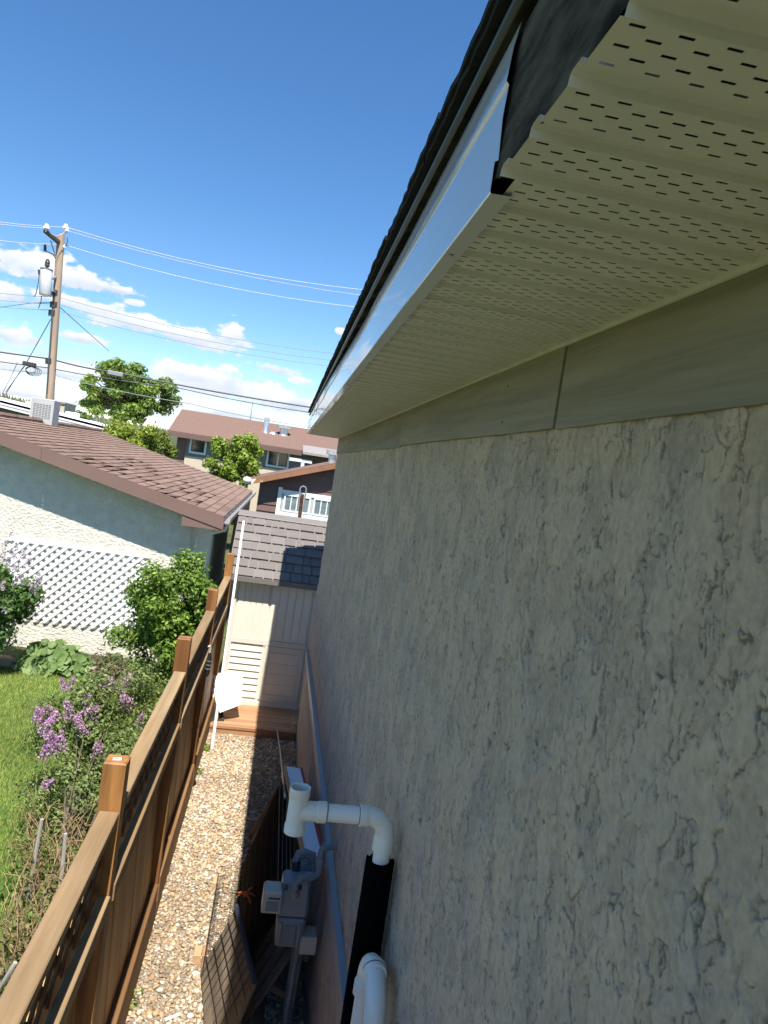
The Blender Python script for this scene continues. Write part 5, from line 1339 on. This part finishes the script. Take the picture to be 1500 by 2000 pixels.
for (ua, ub, va, vb_, nxx) in ((374, 400, 858, 884, 1), (524, 562, 881, 911, 2), (690, 725, 905, 930, 2)):
    pa, pb_ = aty(ua, (va + vb_) / 2, wv), aty(ub, (va + vb_) / 2, wv)
    h_ = (vb_ - va) / F_PX * HY * .92
    zc_ = aty((ua + ub) / 2, (va + vb_) / 2, wv).z
    window(hs_, pa.x, pb_.x, zc_ - h_ / 2, zc_ + h_ / 2, wv, .09, nxx, 1, 'glass', .07, .08)
# porch roof and railing
pa = aty(590, 887, HY - 1.2); pb_ = aty(655, 902, HY - 1.2)
pr_ = MB().slab([(pa.x, HY - 2.2, pa.z), (pa.x + 6, HY - 2.2, pa.z), (pa.x + 6, HY - .47, pa.z + .35), (pa.x, HY - .47, pa.z + .35)], (0, 0, .1)).build('porch_roof', M['gutter'], hs_)
pa = aty(565, 897, HY - 2.0); pb_ = aty(609, 904, HY - 2.0)
MB().box(pa.x, pb_.x, HY - 2.05, HY - 1.95, pa.z - .05, pa.z + .09).build('white_beam', M['whitepaint'], hs_)
MB().box(pa.x + .55, pa.x + .70, HY - 2.04, HY - 1.96, 0, pa.z - .055).build('white_post', M['whitepaint'], hs_)
for k in range(8):
    xx = pa.x + .85 + k * .2
    MB().box(xx, xx + .05, HY - 1.6, HY - 1.55, pa.z - 1.1, pa.z - .1).build('baluster', M['meterdark'], hs_)
MB().box(pa.x + .75, pa.x + 4, HY + .0, HY + .045, zmid - .2, zev - .3).build('porch_shade', M['brownpaint'], hs_)
for (u, v, h_, r0, r1, lab) in ((519, 838, .75, .14, .1, 'chimney_pipe'), (555, 840, .45, .2, .26, 'roof_vent'), (533, 850, .12, .16, .12, 'roof_vent')):
    p = aty(u, v, HY + 1.8)
    zr = zev + (p.y - HY + .4) * (rg.z - zev) / 4.0 + .06
    MB().tube([(p.x, p.y, zr - .1), (p.x, p.y, zr + .06), (p.x, p.y, zr + h_ * .75), (p.x, p.y, zr + h_ * .76), (p.x, p.y, zr + h_)], [r0 * 1.8, r0, r0, r1 * 1.4, r1 * 1.4], 10).build(lab, M['silver'], hs_, smooth=True)
p = aty(494, 785, HY + 4); MB().tube([(p.x, p.y, rg.z - .1), (p.x, p.y, p.z)], .025, 5).build('mast', M['galv'], hs_)

# white roofed building on the left
WY = 34.0
wr = thing('flat_building', 'low grey building with bright white roof edge behind the garage ridge', 'building', aty(60, 800, WY))
a0, a1 = aty(-260, 716, WY), aty(205, 833, WY)
th = .30
MB().slab([a0, a1, a1 - Vector((0, 0, th)), a0 - Vector((0, 0, th))], (0, .25, 0)).build('roof_edge', M['whiteroof'], wr)
MB().slab([a0, a1, a1 + Vector((0, 9, .02)), a0 + Vector((0, 9, .02))], (0, 0, -.1)).build('roof', M['whiteroof'], wr)
MB().bar(a0 + Vector((0, -.01, -.17)), a1 + Vector((0, -.01, -.17)), .02, .025).build('edge_seam', M['louver'], wr)
MB().slab([a0 + Vector((0, .4, -th)), a1 + Vector((-.3, .4, -th)), Vector((a1.x - .3, WY + .4, 0)), Vector((a0.x, WY + .4, 0))], (0, 8, 0)).build('wall', M['greywall'], wr)
for f in (.62, .68, .80):
    q = a0.lerp(a1, f) + Vector((0, 2, 0)); MB().cbox(q.x - .28, q.x + .28, q.y - .2, q.y + .2, q.z - .1, q.z + .24, .04).build('roof_unit', M['whiteroof'], wr)
yb_ = aty(112, 800, 60); o = thing('yellow_block', 'distant pale yellow block building beside the utility pole', 'building', (yb_.x, 60, 0))
MB().box(yb_.x - .35, yb_.x + .5, 60, 63, 0, aty(112, 787, 60).z).build('wall', M['creamstucco'], o)
MB().box(yb_.x - .40, yb_.x + .55, 59.9, 63, aty(112, 787, 60).z + .002, aty(112, 785, 60).z + .05).build('roof', M['gutter'], o)

# ------------------------------------------------------------------ trees
p = aty(250, 760, 42)
tree('broad_tree', 'large leafy green tree behind the garage, crossed by wires', (p.x, 42, 0), 9, (p.x, 42, p.z - .2), (3.0, 2.3, 2.2), 90, 24000, .19, (0.10, 0.18, 0.03), (0.34, 0.44, 0.09), .2, .19, 3)
p = aty(262, 850, 24)
tree('golden_tree', 'rounded yellow green tree rising behind the garage ridge', (p.x, 24, 0), 4, (p.x, 24, p.z - .25), (1.2, 1.0, 1.0), 46, 10000, .085, (0.17, 0.24, 0.025), (0.40, 0.46, 0.07), .07, .25, 5)
p = aty(318, 872, 23)
tree('golden_tree', 'small olive green tree at the right of the yellow green one', (p.x, 23, 0), 4, (p.x, 23, p.z - .3), (.42, .5, .75), 12, 2500, .09, (0.11, 0.16, 0.02), (0.27, 0.30, 0.06), .04, .4, 6)
p = aty(458, 895, 25)
tree('young_tree', 'upright light green young tree in front of the long house', (p.x, 25, 0), 4, (p.x, 25, p.z - .1), (1.0, .9, 1.2), 50, 9000, .10, (0.15, 0.24, 0.025), (0.38, 0.48, 0.08), .06, .22, 8)
p = aty(420, 835, 25); 
tree('hedge_tree', 'low green foliage between the garage gutter and the brown garage', (-1.15, 20.6, 0), 3, (-1.15, 20.9, 1.95), (.55, .4, .55), 8, 1500, .09, (0.10, 0.19, 0.02), (0.28, 0.40, 0.06), .04, .45, 9)
p = aty(120, 850, 26)
tree('small_shrub', 'little green shrub at the foot of the distant tree beside white roof', (aty(150, 822, 40).x, 40, 0), 3, (aty(150, 822, 40).x, 40, aty(150, 822, 40).z - .3), (.9, .7, .8), 9, 1800, .16, (0.07, 0.13, 0.02), (0.18, 0.27, 0.05), .05, .45, 12)
# far wooded hill
def hill_line(x): return 5 + 12 * math.exp(-((x + 330) / 180) ** 2) + 3 * math.sin(x * .012) 
xs_ = np.linspace(-700, 500, 160); V = []; Fc = []
for x in xs_:
    h = 3.3 + hill_line(x)
    V += [(x, 560, -1), (x, 640, h * .75), (x, 720, h), (x, 860, -1)]
for i in range(len(xs_) - 1):
    for k in range(3): Fc.append((i * 4 + k, i * 4 + k + 1, (i + 1) * 4 + k + 1, (i + 1) * 4 + k))
o = MB().add(V, Fc).build('hill', M['hill'], smooth=True, origin=(0, 700, 0)); tag(o, kind='structure')
n = 9000
fx = rng.uniform(-700, 500, n); ft = rng.random(n); fh = 3.3 + np.array([hill_line(x) for x in fx])
fy = 575 + ft * 150; fz = np.interp(ft, [0, .43, 1], [0, .75, 1]) * fh - .5
s = rng.uniform(4, 9, n); wdt = s * rng.uniform(.22, .4, n); K = 5
V = np.empty((n, K + 1, 3)); V[:, 0] = np.stack([fx, fy, fz + s], -1)
for k in range(K):
    a = 2 * math.pi * k / K; V[:, k + 1] = np.stack([fx + np.cos(a) * wdt, fy + np.sin(a) * wdt, fz], -1)
Fq = np.concatenate([np.stack([np.arange(n) * (K + 1), np.arange(n) * (K + 1) + 1 + k, np.arange(n) * (K + 1) + 1 + (k + 1) % K], -1) for k in range(K)])
C = np.repeat(leaf_cols(n, (0.05, 0.065, 0.04), (0.13, 0.14, 0.08), .3), K + 1, 0)
o = np_mesh('forest', V.reshape(-1, 3), Fq, M['farleaf'], colr=C, origin=(0, 650, 0)); tag(o, 'far dark wood of conifers along the hill', 'forest', kind='stuff')

# ------------------------------------------------------------------ utility pole and lines
UY = 26.0
def U(u, v, y=UY): return aty(u, v, y)
top = U(119, 458); low = U(97, 783)
dp = (low - top).normalized(); foot = top + dp * (top.z / -dp.z)
up_ = thing('utility_pole', 'weathered wooden utility pole with grey transformer and white insulators', 'pole', foot)
n = 10; MB().tube([foot.lerp(top, i / n) for i in range(n + 1)], [0.152 - .036 * i / n for i in range(n + 1)], 14).build('shaft', M['pole'], up_, smooth=True)
k0, k1 = U(118, 476), U(88, 451, UY - .8)
ar = MB().bar(k0, k1, .12, .10).build('cross_arm', M['crossarm'], up_)
def insul(p, s=1.0, name='insulator'):
    MB().tube([p + Vector((0, 0, -.10 * s)), p + Vector((0, 0, -.02 * s)), p, p + Vector((0, 0, .05 * s)), p + Vector((0, 0, .10 * s)), p + Vector((0, 0, .15 * s))], [.03 * s, .03 * s, .10 * s, .10 * s, .06 * s, .05 * s], 10).build(name, M['porcelain'], up_, smooth=True)
insul(U(90.5, 447, UY - .8)); insul(U(128, 447)); insul(U(131, 452, UY - .2), .7)
MB().tube([U(127, 450), U(125, 478)], .02, 6).build('pin_bracket', M['galv'], up_)
MB().tube([U(99, 470, UY - .4), U(108, 500, UY - .15)], .018, 6).build('brace', M['galv'], up_)
MB().tube([U(131, 463), U(132, 472), U(128, 482)], .012, 5).build('jumper_wire', M['cabledark'], up_)
insul(U(125, 484), .6)
MB().tube([U(87, 490, UY - .5), U(103, 496, UY - .2), U(110, 507), U(124, 492)], .022, 6).build('fuse_bracket', M['galv'], up_)
MB().tube([U(88, 478, UY - .5), U(88, 491, UY - .5)], [.04, .05], 8).build('fuse_holder', M['bushing'], up_, smooth=True)
tk_t, tk_b = U(91, 527, UY - .35), U(88, 577, UY - .35)
tk = MB().tube([tk_b, tk_b + Vector((0, 0, .03)), tk_t - Vector((0, 0, .03)), tk_t], [.17, .185, .185, .17], 20).build('transformer_tank', M['tank'], up_, smooth=True)
MB().tube([tk_t, tk_t + Vector((0, 0, .03))], .197, 20).build('tank_lid', M['galv'], tk, smooth=True)
bs = U(91, 519, UY - .35)
MB().tube([tk_t + Vector((0, 0, .03)), tk_t + Vector((0, 0, .10)), tk_t + Vector((0, 0, .12)), tk_t + Vector((0, 0, .2)), tk_t + Vector((0, 0, .22)), tk_t + Vector((0, 0, .3)), tk_t + Vector((0, 0, .34))], [.05, .05, .085, .07, .085, .06, .03], 10).build('bushing', M['bushing'], tk, smooth=True)
MB().bar(tk_t - Vector((-.2, 0, .25)), U(112, 540), .08, .06).build('tank_bracket', M['galv'], tk)
MB().bar(tk_b + Vector((.2, 0, .2)), U(110, 572), .08, .06).build('tank_bracket', M['galv'], tk)
MB().tube([U(77, 530, UY - .4), U(75, 552, UY - .4), U(70, 575, UY - .4), U(66, 580, UY - .4)], .014, 5).build('lead_wire', M['cabledark'], tk)
MB().tube([U(81, 578, UY - .35), U(80, 590, UY - .3), U(75, 602, UY - .2)], .014, 5).build('lead_wire', M['cabledark'], tk)
MB().tube([U(76, 527, UY - .4), U(77, 536, UY - .4)], .04, 8).build('arrester', M['bushing'], tk, smooth=True)
for (u, v) in ((108, 573), (107, 596), (104, 612), (98, 706)):
    c = U(u, v); MB().tube([c + dp * -.09, c + dp * .09], .152, 14).build('band', M['meterdark'], up_, smooth=True)
MB().tube([U(103, 602, UY - .17), U(96, 705, UY - .19), U(91, 770, UY - .2)], .018, 5).build('conduit', M['cabledark'], up_)
def cable(label, pts, r, m, sag=0.0, grp='overhead lines at the utility pole', name='overhead_line'):
    P = [U(u, v, y) for (u, v, y) in pts]; out = []
    for i in range(len(P) - 1):
        for k in range(8):
            f = k / 8; q = P[i].lerp(P[i + 1], f); q.z -= sag * 4 * f * (1 - f); out.append(q)
    out.append(P[-1])
    o = MB().tube(out, r, 5).build(name, M[m], smooth=True, origin=out[0]); tag(o, label, 'cable', grp)
cable('topmost pale power line on the pole insulators', [(-260, 372, 26), (130, 444, 26), (707, 566, 26), (1100, 660, 26)], .010, 'cablepale', .25)
cable('second pale power line just under the topmost', [(-260, 377, 25.4), (90, 446, 25.2), (130, 450, 25.8), (707, 577, 26), (1100, 675, 26)], .010, 'cablepale', .2)
cable('third pale power line below the cross arm', [(-260, 412, 26), (125, 478, 26), (697, 600, 26), (1100, 690, 26)], .010, 'cablepale', .25)
cable('upper dark line of the three at transformer foot', [(-260, 522, 26), (113, 580, 26), (650, 690, 26), (1100, 790, 26)], .009, 'cablegrey', .2)
cable('middle dark line of the three at transformer foot', [(-260, 534, 26), (112, 594, 26), (650, 704, 26), (1100, 800, 26)], .009, 'cablegrey', .2)
cable('lower dark line of the three at transformer foot', [(-260, 548, 26), (110, 606, 26), (640, 714, 26), (1100, 815, 26)], .009, 'cablegrey', .2)
cable('thick black telephone cable crossing in front of the large tree', [(-260, 644, 26), (100, 701, 26), (225, 727, 26), (610, 796, 26), (1100, 890, 26)], .026, 'cabledark', .05)
cable('thinner cable running just under the thick black one', [(-260, 664, 26), (97, 719, 26), (350, 758, 26), (610, 806, 26), (1100, 900, 26)], .016, 'cabledark', .05)
cable('lowest grey cable, passing in front of the large tree', [(-260, 680, 26.3), (100, 731, 26), (370, 788, 26), (640, 838, 26), (1100, 930, 26)], .012, 'cablegrey', .08)
cable('slanting guy wire from pole down to the large tree', [(118, 601, 26), (213, 686, 40)], .014, 'cabledark')
cable('slanting guy wire from pole down past the left edge', [(99, 624, 26), (52, 708, 27), (12, 765, 28)], .014, 'cabledark')
cable('service drop slanting from the splice box, nearest the pole', [(48, 715, 26), (30, 740, 27), (8, 775, 29)], .010, 'cabledark')
cable('service drop slanting from the cable at the left edge', [(34, 708, 26), (22, 735, 27), (4, 770, 29)], .010, 'cabledark')
cable('thin wire rising gently from the left edge to transformer foot', [(-100, 608, 25), (0, 600, 25.5), (60, 592, 26), (110, 590, 26)], .010, 'cabledark')
t = thing('splice_box', 'black splice box with coiled slack wire on the cable beside the pole', 'splice box', U(57, 716))
MB().bar(U(45, 709), U(70, 714), .16, .14).build('case', M['meterdark'], t, bevel=.02)
for k in range(4):
    c = U(60 + k * 1.5, 722 + k, UY); r_ = .16 + .03 * k
    MB().tube([c + Vector((r_ * math.cos(a), .02 * k, r_ * .6 * math.sin(a))) for a in np.linspace(0, 6.28, 14)], .010, 4).build('wire_coil', M['cabledark'], t)
o = MB().bar(U(211, 727), U(241, 733), .16, .15).build('cable_closure', M['cablegrey'], bevel=.02); tag(o, 'grey cable closure hung in front of the large tree', 'closure')
